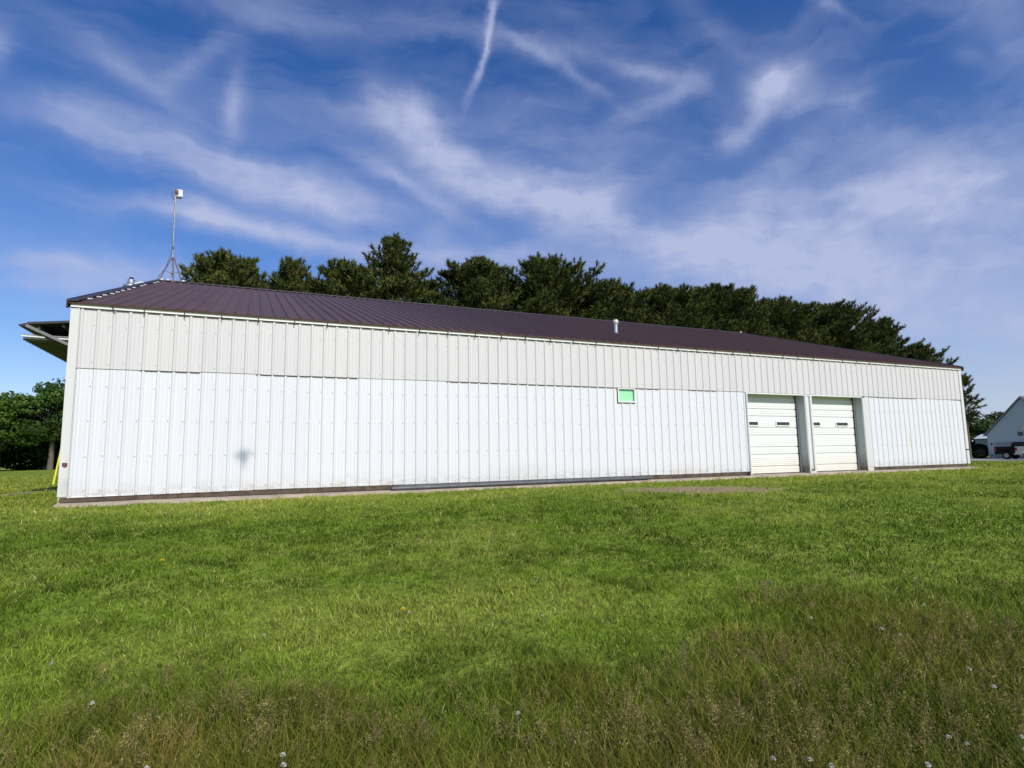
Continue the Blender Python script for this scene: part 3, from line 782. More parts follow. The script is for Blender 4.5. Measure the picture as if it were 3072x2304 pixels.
# ------------------------------------------------------------------ trees
def tri_cloud(P,dirs,length,width,col,jit=.5):
    """needle or leaf triangles: centre P, axis dirs"""
    n=len(P); a=dirs/np.maximum(np.linalg.norm(dirs,axis=1)[:,None],1e-6)
    s=np.cross(a,rng.normal(size=(n,3))); s/=np.maximum(np.linalg.norm(s,axis=1)[:,None],1e-6)
    return np.stack([P-s*width[:,None]*.5,P+s*width[:,None]*.5,P+a*length[:,None]],1).reshape(-1,3),col
def pine(label,x,y,h,r,seed,base=.12,kind='round',lean=(0,0),dark=1.0,group='pines in the row behind the shed',open_=0.0,nw=None,cl=.40):
    g_=np.random.default_rng(seed); z0=float(gz(x,y))
    t_=thing('pine_tree',label,'tree',(x,y,z0),0,group)
    tk=MB(); H=h-z0
    ax=lambda t:np.array([lean[0]*t*t,lean[1]*t*t,H*t])
    tk.tube([tuple(ax(t)) for t in np.linspace(0,.985,9)],[max(.03,.028*H*(1-t)**.9*.62+.015) for t in np.linspace(0,.985,9)],8)
    Pc=[];Dc=[]
    nw=nw or int(H/.55)
    for w in range(nw):
        t=base+(1-base)*(w+g_.uniform(-.3,.3))/nw
        t=min(max(t,base),.985)
        u=(t-base)/(1-base)
        if kind=='round': prof=min(1,(1-u)**.55*1.15)*min(1,.55+u*1.6)
        elif kind=='cone': prof=(1-u)**.8*1.05
        else: prof=min(1,(1-u)**.33*1.02)*min(1,.5+u*1.3)*(.86+.3*math.sin(u*9+seed)**2)
        nb=g_.integers(6,9) if u<.9 else g_.integers(4,6)
        for b in range(nb):
            if g_.random()<open_: continue
            a=2*np.pi*(b+g_.uniform(-.35,.35))/nb+w*1.3
            Lb=r*prof*g_.uniform(.55,1.12)+.25
            el=math.radians(g_.uniform(2,26)+38*u**2)
            o=ax(t); cap=H-.30-.5*g_.random()*(b%3>0); dr=np.array([math.cos(a)*math.cos(el),math.sin(a)*math.cos(el),math.sin(el)])
            e=o+dr*Lb+np.array([0,0,.10*Lb]); e[2]=min(e[2],max(cap-1.5*min(1,math.hypot(e[0]-o[0],e[1]-o[1])/max(r,.1)/.75)**1.6+.3,o[2]-.3)); m=o+(e-o)*.5
            tk.tube([tuple(o),tuple(m),tuple(e)],[.05*(1-u*.5)+.012,.03,.012],4,0,False)
            ns=max(2,int(Lb/.42))
            for s in range(ns+1):
                f=.28+.72*s/ns
                p=o+(e-o)*f
                side=np.cross(dr,[0,0,1]); wd=Lb*.22*(1.1-f)
                Pc.append(p+g_.normal(0,.06,3)); Dc.append(dr+[0,0,.5])
                for sg in (-1,1):
                    if f<.97: Pc.append(p+side*sg*(wd+g_.uniform(0,.25))+[0,0,g_.uniform(-.05,.25)]); Dc.append(dr*.6+side*sg*.8+np.array([0,0,.55]))
    # upright candles at the top
    for k_ in range(5):
        Pc.append(ax(.985)+g_.normal(0,.16,3)-[0,0,.45]); Dc.append(np.array([g_.normal(0,.3),g_.normal(0,.3),1.0]))
    Pc=np.array(Pc);Dc=np.array(Dc); n=len(Pc); K=34
    P=np.repeat(Pc,K,axis=0); D=np.repeat(Dc/np.linalg.norm(Dc,axis=1)[:,None],K,axis=0)
    dd=D*.55+g_.normal(0,.60,(n*K,3))+np.array([0,0,.42]); sp=g_.random(n*K)[:,None]
    P=P+D*(sp-.35)*cl*.8
    ln=cl*g_.uniform(.45,.95,n*K); wd=.055*g_.uniform(.7,1.4,n*K)
    tone=g_.random(n); basec=np.where(tone[:,None]<.4,np.array([.046,.064,.016]),np.where(tone[:,None]<.82,np.array([.088,.108,.022]),np.array([.155,.165,.038])))
    c=np.repeat(basec,K,axis=0)*g_.uniform(.6,1.35,(n*K,1))*dark
    br=(g_.random(n*K)<.02)[:,None]; c=np.where(br,np.array([.11,.075,.04]),c)
    v,cc=tri_cloud(P,dd,ln,wd,c)
    mesh_np('crown',v,np.arange(len(v)).reshape(-1,3),np.repeat(cc,3,axis=0),M['needle'],t_)
    tk.build('trunk',M['bark'],t_,fix=False)
    return t_
def leafy(label,x,y,h,rx,seed,lumps=26,crown0=.22,col=(.05,.095,.016),name='leafy_tree',group='leafy trees at the far edge of the field',lsize=.30,n=5200,trunk_r=.3,zbase=None):
    g_=np.random.default_rng(seed); z0=float(gz(x,y)) if zbase is None else zbase
    t_=thing(name,label,'tree',(x,y,z0),0,group); H=h-z0
    tk=MB(); tk.tube([(0,0,-.1),(.05,0,H*.25),(-.05,.1,H*.5),(0,0,H*.8)],[trunk_r*1.25,trunk_r*.9,trunk_r*.6,.06],9)
    zc=H*(crown0+(1-crown0)/2); rz=H*(1-crown0)/2
    cs=[]
    for i in range(lumps):
        d=g_.normal(size=3); d/=np.linalg.norm(d); d=d*(.45+.5*g_.random())
        c=np.array([d[0]*rx,d[1]*rx,zc+d[2]*rz]); cs.append(c)
        tk.tube([(0,0,H*.3),tuple(c*np.array([.5,.5,1])*.5+np.array([0,0,H*.2])),tuple(c)],[trunk_r*.35,.07,.02],5,0,False)
    cs=np.array(cs); li=g_.integers(0,lumps,n); rl=(rx*.34)*(.7+.6*g_.random(lumps))
    d=g_.normal(size=(n,3)); d/=np.linalg.norm(d,axis=1)[:,None]; d[:,2]=np.where(d[:,2]<-.3,d[:,2]*.4,d[:,2])
    P=cs[li]+d*(rl[li]*g_.uniform(.55,1.08,n)**.6)[:,None]*np.array([1,1,.72])
    nrm=d+g_.normal(0,.55,(n,3)); nrm/=np.linalg.norm(nrm,axis=1)[:,None]
    a=np.cross(nrm,g_.normal(size=(n,3))); a/=np.linalg.norm(a,axis=1)[:,None]; b=np.cross(nrm,a)
    s=(lsize*g_.uniform(.6,1.3,n))[:,None]
    Vv=np.stack([P-a*s*.5,P-b*s*.38,P+a*s*.5,P+b*s*.38],1).reshape(-1,3)
    base=(np.arange(n)*4)[:,None]; Tt=np.concatenate([base+np.array([[0,1,2]]),base+np.array([[0,2,3]])],1).reshape(-1,3)
    lt=(.65+.7*g_.random(lumps))[li][:,None]
    c=np.array(col)*lt*g_.uniform(.65,1.35,(n,1))
    mesh_np('crown',Vv,Tt,np.repeat(c,4,axis=0),M['leaf'],t_)
    tk.build('trunk',M['bark'],t_,fix=False)
    return t_

PN=[ # label, x, y, top, radius, kind, open
 ('broad open-crowned pine just behind the antenna mast',1.15,26,12.70,3.9,'broad',.10),
 ('small pointed pine top between the broad open pine and a low round one',4.8,26.5,12.80,3.2,'round',.0),
 ('low rounded pine left of the tall twin-topped pine',8.15,26,12.90,4.5,'broad',.0),
 ('tallest pine, twin-topped and ragged, left of the middle of the row',11.0,25.6,14.80,3.9,'round',.08),
 ('bushy pine directly right of the tall twin-topped pine',16.9,26.2,14.20,5.0,'broad',.0),
 ('wide dense pine standing over the middle of the roof ridge',22.4,26,14.90,6.0,'broad',.0),
 ('pine with one lone shoot on top, beside the wide dense pine',27.8,26.4,13.85,5.4,'broad',.0),
 ('flat-topped pine rising above the small galvanised roof vent',33.4,26,13.85,6.0,'broad',.0),
 ('dark full pine rising over the far part of the ridge',39.0,26.2,14.45,6.7,'broad',.0),
 ('lighter spiky pine above the white knob at the far end of the ridge',45.4,26,13.85,6.5,'broad',.0),
 ('dark layered pine above the sloping far edge of the roof',53.6,26.3,14.45,6.9,'round',.03),
 ('shorter dark pine next to last on the far end of the row',59.9,26,13.25,6.0,'round',.03),
 ('low pine with bare side branches, last to show over the roof',65.6,26.2,11.15,5.4,'round',.18),
]
for i,(lb,x,y,h,r,kd,op) in enumerate(PN):
    pine(lb,x,y,h,r,100+i,kind=kd,open_=op,dark=.85 if i in (8,10,11,12) else 1.0)
    if i==3: pass
pine('thin ragged pine with sparse branches, showing past the far corner of the shed',72.0,25.4,8.3,1.9,143,kind='round',open_=.42,base=.42,dark=.9,nw=9)
for i,(lb,x,y,h,r) in enumerate([('short dense pine filling the gap beside the antenna pine',3.0,29,12.20,3.4),('short dense pine between the pointed pine and the round one',6.4,29.5,12.40,3.8),('short pine set back left of the twin-topped pine',9.0,29.4,12.70,3.8),('short pine set back right of the twin-topped pine',14.2,29.5,13.40,4.0),('short pine set back from the wide dense pine',19.4,29.6,14.40,4.7),('set-back pine left of the lone-shoot pine',25.2,29.6,14.80,4.9),('set-back pine behind the lone-shoot pine',30.6,29.6,14.40,5.2),('set-back pine behind the flat-topped pine',36.2,29.8,14.80,5.4),('set-back pine behind the lighter spiky pine',42.6,29.8,14.50,5.6),('set-back pine beyond the white knob of the ridge',49.6,29.8,14.10,5.8),('set-back pine behind the dark layered pine',57.0,29.6,13.80,5.8),('set-back pine between the last two of the row',63,29.6,11.90,5.4)]):
    pine(lb,x,y,h,r,200+i,kind='broad',dark=.9)

LG='leafy trees at the far edge of the field'
leafy('tall dark leafy tree with a pale trunk, closest to the near corner of the shed',-16.7,66,9.5,4.4,11,lumps=42,crown0=.13,lsize=.34,n=8000,trunk_r=.24,col=(.055,.105,.018))
leafy('lower round leafy tree left of the pale-trunked tree',-21.0,65,7.6,3.6,12,lumps=30,crown0=.16,lsize=.32,n=6500,col=(.080,.150,.020))
leafy('leafy tree cut by the left edge of the view',-25.8,67,6.4,3.6,13,lumps=28,crown0=.10,lsize=.32,n=6000,col=(.065,.125,.018))
leafy('bushy leafy tree filling the shade behind the pale trunk',-18.5,72,8.0,4.2,14,lumps=30,crown0=.02,lsize=.34,n=6500,col=(.034,.066,.014))
leafy('dark understorey tree right behind the tall one',-13.0,71,9.2,4.6,15,lumps=30,crown0=.02,lsize=.34,n=6500,col=(.036,.070,.014))
leafy('wide dark thicket tree closing the view under the pale-trunked tree',-17.5,76,5.5,6.0,17,lumps=34,crown0=-.35,lsize=.38,n=8500,col=(.030,.058,.013),trunk_r=.12)
leafy('wide dark thicket tree at the far left behind the others',-27.5,76,5.0,5.6,18,lumps=30,crown0=-.35,lsize=.38,n=8000,col=(.030,.058,.013),trunk_r=.12)
leafy('dark understorey tree at the back of the left-hand clump',-24,73,6.5,4.4,16,lumps=28,crown0=.02,lsize=.34,n=6000,col=(.034,.066,.014))
RG='background trees beyond the grey house'
for i,(lb,x,y,h,r,c) in enumerate([('rounded dark green tree beyond the white-roofed shelter',112.1,45.2,6.3,4.4,(.060,.090,.026)),('dark tree touching the sloping roof edge of the grey house',115.8,43.7,6.5,3.9,(.036,.062,.018)),('yellow-green bushy tree right above the white-roofed shelter',110,45.6,4.1,2.5,(.075,.105,.018)),('pale grey-green tree between two darker ones',120.7,45.2,6.0,3.0,(.085,.10,.055)),('tree behind the thin ragged pine',113.5,52.1,5.9,3.2,(.045,.075,.02))]):
    leafy(lb,x,y,h,r,40+i,lumps=22,crown0=.05,lsize=.42,n=3600,col=c,group=RG,trunk_r=.2)
# evergreen shrub in front of the shelter
g_=np.random.default_rng(77)
sh=thing('evergreen_shrub','dark dense evergreen shrub in front of the white-roofed shelter','shrub',(74.4,25.75,-.8))
mb=MB(); mb.tube([(0,0,0),(0,0,.9)],[.06,.02],6); mb.build('stem',M['bark'],sh)
n=5200; d=g_.normal(size=(n,3)); d/=np.linalg.norm(d,axis=1)[:,None]; P=d*(g_.uniform(.6,1.0,n)**.5)[:,None]*np.array([.8,.85,.78])+np.array([0,0,.78]); P[:,2]=np.maximum(P[:,2],.02)
v,cc=tri_cloud(P,d+g_.normal(0,.5,(n,3))+[0,0,.4],g_.uniform(.10,.2,n),g_.uniform(.03,.07,n),np.array([.016,.028,.014])*g_.uniform(.6,1.4,(n,1)))
mesh_np('foliage',v,np.arange(n*3).reshape(-1,3),np.repeat(cc,3,axis=0),M['needle'],sh)

# ------------------------------------------------------------------ neighbour's place
HX_=74.2; ya,yb_=18.0,24.78; yp=21.4; zg=-.8
Hs=thing('grey_house','blue-grey sided house with a steep gable and a wide garage door','house',(HX_,21.4,zg))
def Lc(p): return (p[0]-HX_,p[1]-21.4,p[2]-zg)
def hb(mb,name,mat,parent=Hs):
    mb.v=[Lc(p) for p in mb.v]; return mb.build(name,mat,parent)
def siding():
    m,nt,b=new_mat('blue_grey_siding')
    tc=N(nt,'ShaderNodeTexCoord'); sep=N(nt,'ShaderNodeSeparateXYZ'); L(nt,tc.outputs['Object'],sep.inputs[0])
    fr=math_(nt,'FRACT',math_(nt,'DIVIDE',sep.outputs['Z'],.13)); n_=noise(nt,tc.outputs['Object'],1.5,4)
    c=mix(nt,n_,(.60,.71,.76),(.66,.77,.81)); L(nt,c,b.inputs['Base Color']); b.inputs['Roughness'].default_value=.6
    bp=N(nt,'ShaderNodeBump'); bp.inputs['Strength'].default_value=.6; bp.inputs['Distance'].default_value=.02; L(nt,fr,bp.inputs['Height']); L(nt,bp.outputs['Normal'],b.inputs['Normal'])
    return m
M['siding']=siding()
mb=MB(); mb.prism([(ya,zg),(yb_,zg),(yb_,1.75),(yp,5.32),(ya,1.75)],'x',HX_,HX_+9); hb(mb,'wall',M['siding'])
mb=MB()
for sg,ye in ((1,yb_+.22),(-1,ya-.22)):
    mb.prism([(ye,1.60),(yp,5.42),(yp,5.55),(ye,1.76)],'x',HX_-.18,HX_+9.2)
hb(mb,'roof',simple('brown_shingles',(.13,.10,.09),.9,var=.3,scale=4,bump=.4))
mb=MB()
for ye in (yb_+.23,ya-.23):
    mb.prism([(ye,1.52),(yp,5.36),(yp,5.50),(ye,1.70)],'x',HX_-.205,HX_-.185)
hb(mb,'rake_board',simple('grey_rake_board',(.34,.39,.42),.6))
gd=MB(); gd.box(HX_-.03,HX_-.003,18.9,23.95,zg+.02,.86)
for zz in (-.4,0,.4): gd.box(HX_-.036,HX_-.031,18.9,23.95,zz-.015,zz+.015)
hb(gd,'garage_door',simple('grey_garage_door',(.42,.42,.44),.55,var=.06))
gt=MB(); gt.box(HX_-.06,HX_-.002,18.7,24.1,.87,.96); gt.box(HX_-.05,HX_-.002,23.96,24.09,zg,.868); gt.box(HX_-.05,HX_-.002,18.72,18.89,zg,.868)
hb(gt,'garage_trim',simple('pale_garage_trim',(.46,.50,.54),.6))
lv=MB(); lv.box(HX_-.04,HX_-.002,21.55,22.0,1.50,1.92)
for i in range(6): lv.box(HX_-.06,HX_-.041,21.57,21.98,1.53+i*.065,1.56+i*.065)
hb(lv,'wall_vent',simple('dark_vent',(.16,.19,.22),.6))
lm=MB(); lm.tube([(HX_-.12,24.38,.60),(HX_-.12,24.38,.80)],[.05,.07],8); lm.box(HX_-.12,HX_-.002,24.36,24.40,.82,.86); hb(lm,'wall_lamp',M['black'])
fg=thing('wall_flag','small white and yellow flag on a short pole fixed to the grey gable','flag',(HX_-.02,21.56,2.45))
mb=MB(); mb.tube([(0,0,-.25),(-.55,-.05,.12)],.012,6); mb.build('flag_pole',M['white_plastic'],fg)
mb=MB(); vs=[];fs=[]
for i in range(7):
    for j in range(5):
        vs.append((-.5+.02*math.sin(i*1.3+j),-.02-.075*i,.10-.16*j*.95-.02*math.sin(i)))
for i in range(6):
    for j in range(4): fs.append((i*5+j,i*5+j+1,i*5+j+6,i*5+j+5))
mb.add(vs,fs)
mb.m=[1 if (k//4+k%4)%5 in (2,) else 0 for k in range(len(fs))]
fo=mb.build('flag_cloth',[simple('white_cloth',(.7,.7,.68),.8),simple('yellow_cloth',(.65,.6,.05),.8)],fg,fix=False)
so=fo.modifiers.new('thick','SOLIDIFY'); so.thickness=.004
pt=thing('flower_pot','small pale pot on the ground beside the garage door','pot',(73.4,24.1,-.77))
mb=MB(); mb.tube([(0,0,0),(0,0,.2),(0,0,.23)],[.09,.13,.14],12); mb.build('pot_body',simple('pale_pot',(.55,.5,.45),.7),pt)
mb=MB(); mb.tube([(0,0,.231),(0,0,.235)],.12,12)
for i in range(24):
    a=random.uniform(0,6.28); mb.bar((0,0,.22),(math.cos(a)*.14,math.sin(a)*.14,.22+random.uniform(.06,.2)),.03,.006)
mb.build('plant',M['stem'],pt)
# shelter with white hipped roof
gx,gy=101.6,39.1
G=thing('garden_shelter','small garden shelter with a bright white hipped roof and grey screen sides','shelter',(gx,gy,-.8))
mb=MB()
zx=lambda z:z+.8
r0=[(-.75,-1.02,zx(1.66)),(.75,-1.02,zx(1.66)),(.75,1.02,zx(1.66)),(-.75,1.02,zx(1.66))]; r1=[(-.12,-.38,zx(2.28)),(.12,-.38,zx(2.28)),(.12,.30,zx(2.28)),(-.12,.30,zx(2.28))]
r2=[(p[0],p[1],p[2]-.07) for p in r0]
mb.add(r0+r1+r2,[(0,1,5,4),(1,2,6,5),(2,3,7,6),(3,0,4,7),(4,5,6,7),(8,9,1,0),(9,10,2,1),(10,11,3,2),(11,8,0,3),(11,10,9,8)]); mb.build('roof',simple('white_roof_sheet',(.85,.86,.86),.5,var=.03),G)
for px_,py_ in ((-.66,-.93),(.66,-.93),(.66,.93),(-.66,.93)):
    mb=MB(); mb.box(px_-.05,px_+.05,py_-.05,py_+.05,0,zx(1.58)); mb.build('post',M['black'],G)
mb=MB(); mb.box(-.70,-.62,-.98,.98,zx(1.50),zx(1.585)); mb.box(-.62,.62,-.97,-.89,zx(1.50),zx(1.585)); mb.build('beam',M['black'],G)
mb=MB(); mb.box(-.66,-.64,-.88,.88,.05,zx(1.495)); mb.box(-.60,.60,-.94,-.92,.05,zx(1.495)); mb.build('screen',simple('grey_screen',(.20,.24,.26),.7,var=.1),G)

# pickups, nose away from the garage (local +x is forward)
def pickup(label,loc,rz,paint):
    t=thing('pickup_truck',label,'pickup truck',loc,rz)
    def side_prism(mb,poly,w0,w1,mat=0): mb.prism(poly,'y',w0,w1,mat)
    w=.86
    b=MB()
    for sg in (-1,1):
        y0_,y1_=(w-.10,w) if sg>0 else (-w,-w+.10)
        # side with wheel arches
        pl=[(-2.3,.52),(-2.3,1.22),(-.95,1.24),(1.05,1.22),(2.25,1.12),(2.42,.98),(2.42,.5)]
        for cx_ in (1.5,-1.35):
            pl+=[(cx_+.47*math.cos(a),.42+.47*math.sin(a)) for a in np.linspace(.17,math.pi-.17,9)]
        side_prism(b,pl,y0_,y1_)
    b.box(-2.3,-.95,-.76,.76,.62,.68); b.box(-2.3,-2.22,-.76,.76,.68,1.2); b.box(-.98,-.9,-.76,.76,.68,1.22)
    b.box(-.9,2.35,-.76,.76,.45,1.05); b.prism([(1.0,1.05),(1.0,1.215),(2.22,1.11),(2.38,1.0),(2.38,.9)],'y',-.76,.76)
    b.build('body',paint,t)
    c=MB(); c.prism([(-.95,1.24),(-.80,1.60),(-.62,1.655),(.35,1.655),(.55,1.60),(1.02,1.225)],'y',-.74,.74); c.build('cab',paint,t)
    wn_=MB()
    for sg in (-1,1):
        ya_=(.741,.748) if sg>0 else (-.748,-.741)
        wn_.prism([(-.82,1.27),(-.72,1.56),(-.22,1.575),(-.22,1.27)],'y',*ya_); wn_.prism([(-.14,1.27),(-.14,1.575),(.38,1.57),(.82,1.27)],'y',*ya_)
    wn_.prism([(-.945,1.28),(-.815,1.58),(-.822,1.585),(-.953,1.283)],'y',-.6,.6); wn_.prism([(.60,1.575),(.99,1.262),(.995,1.268),(.605,1.582)],'y',-.62,.62)
    wn_.build('cab_window',M['glassdark'],t)
    for cx_ in (1.5,-1.35):
        for sg in (-1,1):
            wh=MB(); wh.tube([(cx_,sg*.60,.37),(cx_,sg*.62,.37),(cx_,sg*.82,.37),(cx_,sg*.84,.37)],[.33,.37,.37,.33],20); wo=wh.build('wheel',simple('tyre_rubber',(.02,.02,.02),.85),t)
            ri=MB(); ri.tube([(cx_,sg*.835,.37),(cx_,sg*.852,.37)],[.22,.20],14); ri.build('rim',M['galv'],wo)
    mb=MB(); mb.bbox(-2.44,-2.31,-.84,.84,.44,.60,.02); mb.build('bumper',simple('chrome',(.6,.6,.6),.2,.9),t)
    for sg in (-1,1):
        mb=MB(); mb.box(-2.325,-2.14,sg*.80-.065,sg*.80+.065,.82,1.14); mb.build('tail_light',simple('red_lens',(.45,.03,.03),.25),t)
        mb=MB(); mb.box(2.30,2.44,sg*.66-.12,sg*.66+.12,.80,.96); mb.build('headlight',simple('clear_lens',(.6,.62,.65),.15),t)
        mb=MB(); mb.box(-.30,-.18,sg*.865-.012,sg*.865+.012,1.08,1.11); mb.build('door_handle',M['black'],t)
    return t
pickup('black pickup truck parked in front of the grey garage door',(71.0,19.9,-.77),-math.pi/2,simple('black_paint',(.006,.006,.007),.4,var=.1,spec=.25))
pickup('white pickup truck cut by the right edge of the view',(67.6,16.55,-.76),-math.pi/2,simple('white_paint',(.78,.79,.80),.3,var=.03))

# ------------------------------------------------------------------ sky, sun, camera
SUN_EL=math.radians(37); SUN_AZ=math.radians(169)        # clockwise from +Y
sd=Vector((math.sin(SUN_AZ)*math.cos(SUN_EL),math.cos(SUN_AZ)*math.cos(SUN_EL),math.sin(SUN_EL)))
STROKES=[[10.4,3.33,-1.32,-2.62,13.47,-28.46,0.3],[7.29,1.39,-1.84,-7.93,15.09,-34.01,0.42],[8.45,0.22,-2.5,-7.49,15.2,-33.03,0.5],[5.9,0.2,-0.82,-3.79,18.97,-51.5,0.5],[16.15,2.17,-2.19,-4.43,17.4,-47.19,0.272],[15.57,-0.63,-4.89,-3.33,14.28,-21.98,0.3825],[7.26,2.02,-7.16,-18.22,14.64,-16.49,0.357],[8.41,-2.19,-2.3,-2.41,16.0,-29.18,0.45],[7.67,-2.34,-3.78,-6.34,15.4,-23.65,0.45],[12.86,-6.63,-2.91,0.25,10.79,-20.59,0.2975],[8.65,-0.02,-4.74,-28.99,37.35,-62.19,0.2975],[-0.37,25.55,-28.9,-161.98,23.49,49.11,0.5],[1.35,18.65,-23.85,-202.36,44.11,45.67,0.5],[-3.55,19.3,-24.55,-171.81,18.97,63.87,0.35],[16.71,-20.58,0.26,11.8,19.74,-35.48,0.34],[16.87,2.89,-24.63,-17.15,32.52,-13.5,0.17],[8.56,-9.75,-0.84,3.61,8.66,-14.12,0.23800000000000002],[-3.55,19.12,-18.23,-49.4,28.35,32.26,0.323],[30.34,-29.8,-2.43,7.8,18.95,-36.18,0.272],[16.11,-8.73,-4.4,6.2,59.39,-74.92,0.221],[24.92,-21.23,-1.62,9.4,22.54,-36.23,0.221],[5.97,-8.11,4.31,32.15,8.76,-44.17,0.221],[8.9,-0.61,-5.31,-26.12,74.29,-74.31,0.2125],[7.09,-1.65,-1.49,4.02,39.81,-50.78,0.16],[11.63,5.1,-5.11,-31.96,25.89,-53.94,0.187],[2.23,10.76,-18.29,-70.7,-4.95,3.7,0.23800000000000002],[11.94,-4.49,8.75,56.55,36.21,-48.13,0.17],[11.61,0.54,-3.38,-11.38,44.73,-71.14,0.12],[68.13,20.32,4.62,10.49,24.99,-36.72,0.34],[2.19,-3.69,0.4,3.33,1.9,-11.31,0.38],[2.81,-5.68,0.75,9.47,3.75,-27.73,0.28],[2.41,-2.72,-0.53,1.16,7.78,-19.58,0.3],[4.18,-1.87,-0.56,0.71,11.13,-31.03,0.28],[10.08,-11.8,-7.67,0.46,27.28,-19.24,0.2975],[32.72,-51.44,-13.92,13.95,74.08,-82.82,0.2125],[12.03,3.38,-0.23,-1.1,24.56,-88.67,0.3],[13.31,3.46,-0.1,-0.32,19.81,-78.92,0.3],[5.01,4.7,-15.96,-17.99,6.8,-3.21,0.187],[4.27,-9.19,5.46,29.92,-9.09,-38.05,0.18],[9.58,-22.1,8.01,20.84,0.04,-33.44,0.1275],[11.81,-1.22,-9.41,-12.91,44.82,-30.71,0.1275],[16.72,-0.25,0.53,8.67,20.53,-27.12,0.11900000000000001],[18.99,-11.07,-13.49,-10.99,129.56,-92.34,0.17],[9.17,0.01,-1.18,4.86,34.56,-46.56,0.12],[22.28,1.3,-16.08,-25.84,32.27,-40.43,0.2125],[5.99,0.29,-1.53,-11.14,31.28,-64.48,0.2],[2.4,-3.29,-0.42,1.37,5.14,-15.97,0.3],[3.75,-6.47,-1.16,0.65,8.14,-25.53,0.25],[4.17,-3.33,-0.98,0.5,9.72,-21.47,0.22],[6.86,1.15,-0.25,-0.82,13.14,-49.17,0.22],[4.0,-2.0,-1.06,0.25,11.29,-18.01,0.14],[7.43,-2.18,-2.83,-8.65,24.9,-45.26,0.2]]
W=bpy.data.worlds.new('World'); SC.world=W; W.use_nodes=True
nt=W.node_tree; bg=nt.nodes['Background']; out=nt.nodes['World Output']
sky=N(nt,'ShaderNodeTexSky',sky_type='NISHITA'); sky.sun_disc=False; sky.sun_elevation=SUN_EL; sky.sun_rotation=SUN_AZ
sky.altitude=200; sky.air_density=1.0; sky.dust_density=.6; sky.ozone_density=3.0
hs=N(nt,'ShaderNodeHueSaturation'); hs.inputs['Saturation'].default_value=1.32; hs.inputs['Value'].default_value=1.0; hs.inputs['Hue'].default_value=.514
L(nt,sky.outputs[0],hs.inputs['Color']); L(nt,hs.outputs[0],bg.inputs['Color']); bg.inputs['Strength'].default_value=.13
tc=N(nt,'ShaderNodeTexCoord'); D0=tc.outputs['Generated']
def vmath(op,a,b=None,scale=None):
    m=N(nt,'ShaderNodeVectorMath',operation=op)
    for i,v in enumerate((a,b)):
        if v is None: continue
        if hasattr(v,'is_linked'): L(nt,v,m.inputs[i])
        else: m.inputs[i].default_value=v
    if scale is not None: m.inputs['Scale'].default_value=scale
    return m
def nz(vec,scale,detail=5,rough=.6,dist=0):
    n=N(nt,'ShaderNodeTexNoise'); n.inputs['Scale'].default_value=scale; n.inputs['Detail'].default_value=detail; n.inputs['Roughness'].default_value=rough; n.inputs['Distortion'].default_value=dist
    L(nt,vec,n.inputs['Vector']); return n
w1=nz(D0,4.5,3); w2=nz(D0,16,5)
d1=vmath('SCALE',vmath('SUBTRACT',w1.outputs['Color'],(.5,.5,.5)).outputs[0],scale=.06).outputs[0]
d2=vmath('SCALE',vmath('SUBTRACT',w2.outputs['Color'],(.5,.5,.5)).outputs[0],scale=.03).outputs[0]
Dw=vmath('ADD',vmath('ADD',D0,d1).outputs[0],d2).outputs[0]
tot=None
for (a1,a2,a3,b1,b2,b3,s) in STROKES:
    t1=vmath('DOT_PRODUCT',Dw,(a1,a2,a3)).outputs['Value']; t2=vmath('DOT_PRODUCT',Dw,(b1,b2,b3)).outputs['Value']
    q=math_(nt,'MULTIPLY_ADD',t1,t1,math_(nt,'MULTIPLY',t2,t2))
    g=math_(nt,'POWER',2.718,math_(nt,'MULTIPLY',q,-1.0))
    tot=math_(nt,'MULTIPLY',g,s) if tot is None else math_(nt,'MULTIPLY_ADD',g,s,tot)
# streaky texture drawn out along the wind
mp=N(nt,'ShaderNodeMapping'); mp.inputs['Rotation'].default_value=(0,.33,-.45); mp.inputs['Scale'].default_value=(2.2,6,13); L(nt,Dw,mp.inputs['Vector'])
str_=nz(mp.outputs['Vector'],1.1,5,.5,.25).outputs['Fac']
fine=nz(D0,26,6,.6).outputs['Fac']
mp2=N(nt,'ShaderNodeMapping'); mp2.inputs['Rotation'].default_value=(0,.33,-.45); mp2.inputs['Scale'].default_value=(5,16,38); L(nt,Dw,mp2.inputs['Vector'])
fil=nz(mp2.outputs['Vector'],.9,6,.55,.3).outputs['Fac']
mod=math_(nt,'MULTIPLY',math_(nt,'MULTIPLY_ADD',str_,1.6,.15),math_(nt,'ADD',math_(nt,'MULTIPLY',fil,.75),math_(nt,'MULTIPLY_ADD',fine,.85,.18)))
tot=math_(nt,'MULTIPLY',tot,mod)
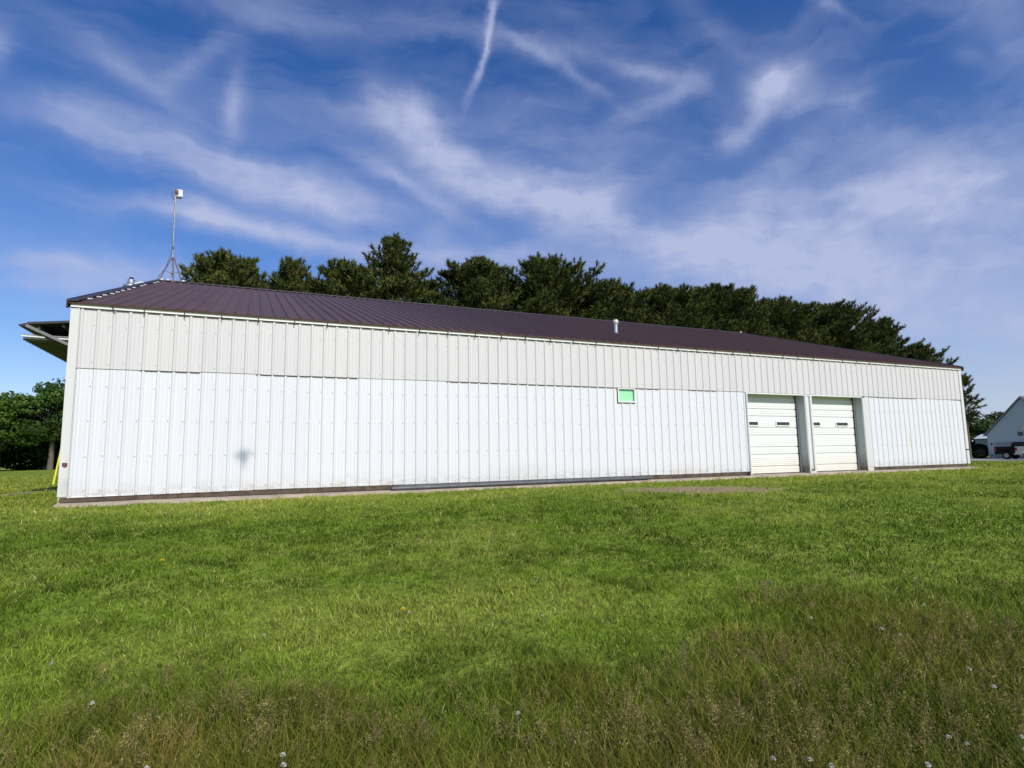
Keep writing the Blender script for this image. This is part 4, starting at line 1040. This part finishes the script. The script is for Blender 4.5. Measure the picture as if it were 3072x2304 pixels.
thin=math_(nt,'MULTIPLY',math_(nt,'SUBTRACT',math_(nt,'MULTIPLY_ADD',fil,.35,math_(nt,'MULTIPLY',str_,.75)),.49,clamp=True),.70)
tot=math_(nt,'ADD',tot,thin)
sep=N(nt,'ShaderNodeSeparateXYZ'); L(nt,D0,sep.inputs[0])
hz=math_(nt,'POWER',math_(nt,'SUBTRACT',1.0,math_(nt,'ABSOLUTE',sep.outputs['Z']),clamp=True),5.0)
side=math_(nt,'MULTIPLY_ADD',sep.outputs['X'],.30,.38)
tot=math_(nt,'ADD',tot,math_(nt,'MULTIPLY',hz,side))
cov=math_(nt,'MINIMUM',math_(nt,'MULTIPLY',tot,1.25,clamp=True),.93)
cl=N(nt,'ShaderNodeBackground'); cl.inputs['Color'].default_value=(.475,.53,.76,1); cl.inputs['Strength'].default_value=1.0
ms=N(nt,'ShaderNodeMixShader'); L(nt,cov,ms.inputs[0]); L(nt,bg.outputs[0],ms.inputs[1]); L(nt,cl.outputs[0],ms.inputs[2]); L(nt,ms.outputs[0],out.inputs['Surface'])
W.cycles.sampling_method='MANUAL'; W.cycles.sample_map_resolution=512

sl=bpy.data.lights.new('sun','SUN'); sl.energy=3.9; sl.angle=math.radians(.53); sl.color=(1,.955,.88)
so=bpy.data.objects.new('sun',sl); COL.objects.link(so); so.rotation_euler=sd.to_track_quat('Z','Y').to_euler(); so.location=sd*60

cam=bpy.data.cameras.new('camera'); co=bpy.data.objects.new('camera',cam); COL.objects.link(co)
R=Vector((0.9130373679,-0.4075369534,-0.0166251728)); U=Vector((-0.0331171666,-0.1146975374,0.9928482906)); F=Vector((0.4065292339,0.9059570114,0.1182196069))
co.matrix_world=Matrix(((R.x,U.x,-F.x,2.61682),(R.y,U.y,-F.y,-11.68336),(R.z,U.z,-F.z,.57067),(0,0,0,1)))
cam.sensor_width=36; cam.lens=20.5875; cam.clip_start=.05; cam.clip_end=4000
SC.camera=co
vs_=SC.view_settings; vs_.view_transform='Standard'; vs_.look='None'; vs_.exposure=0; vs_.gamma=1
SC.cycles.max_bounces=6; SC.cycles.transparent_max_bounces=4
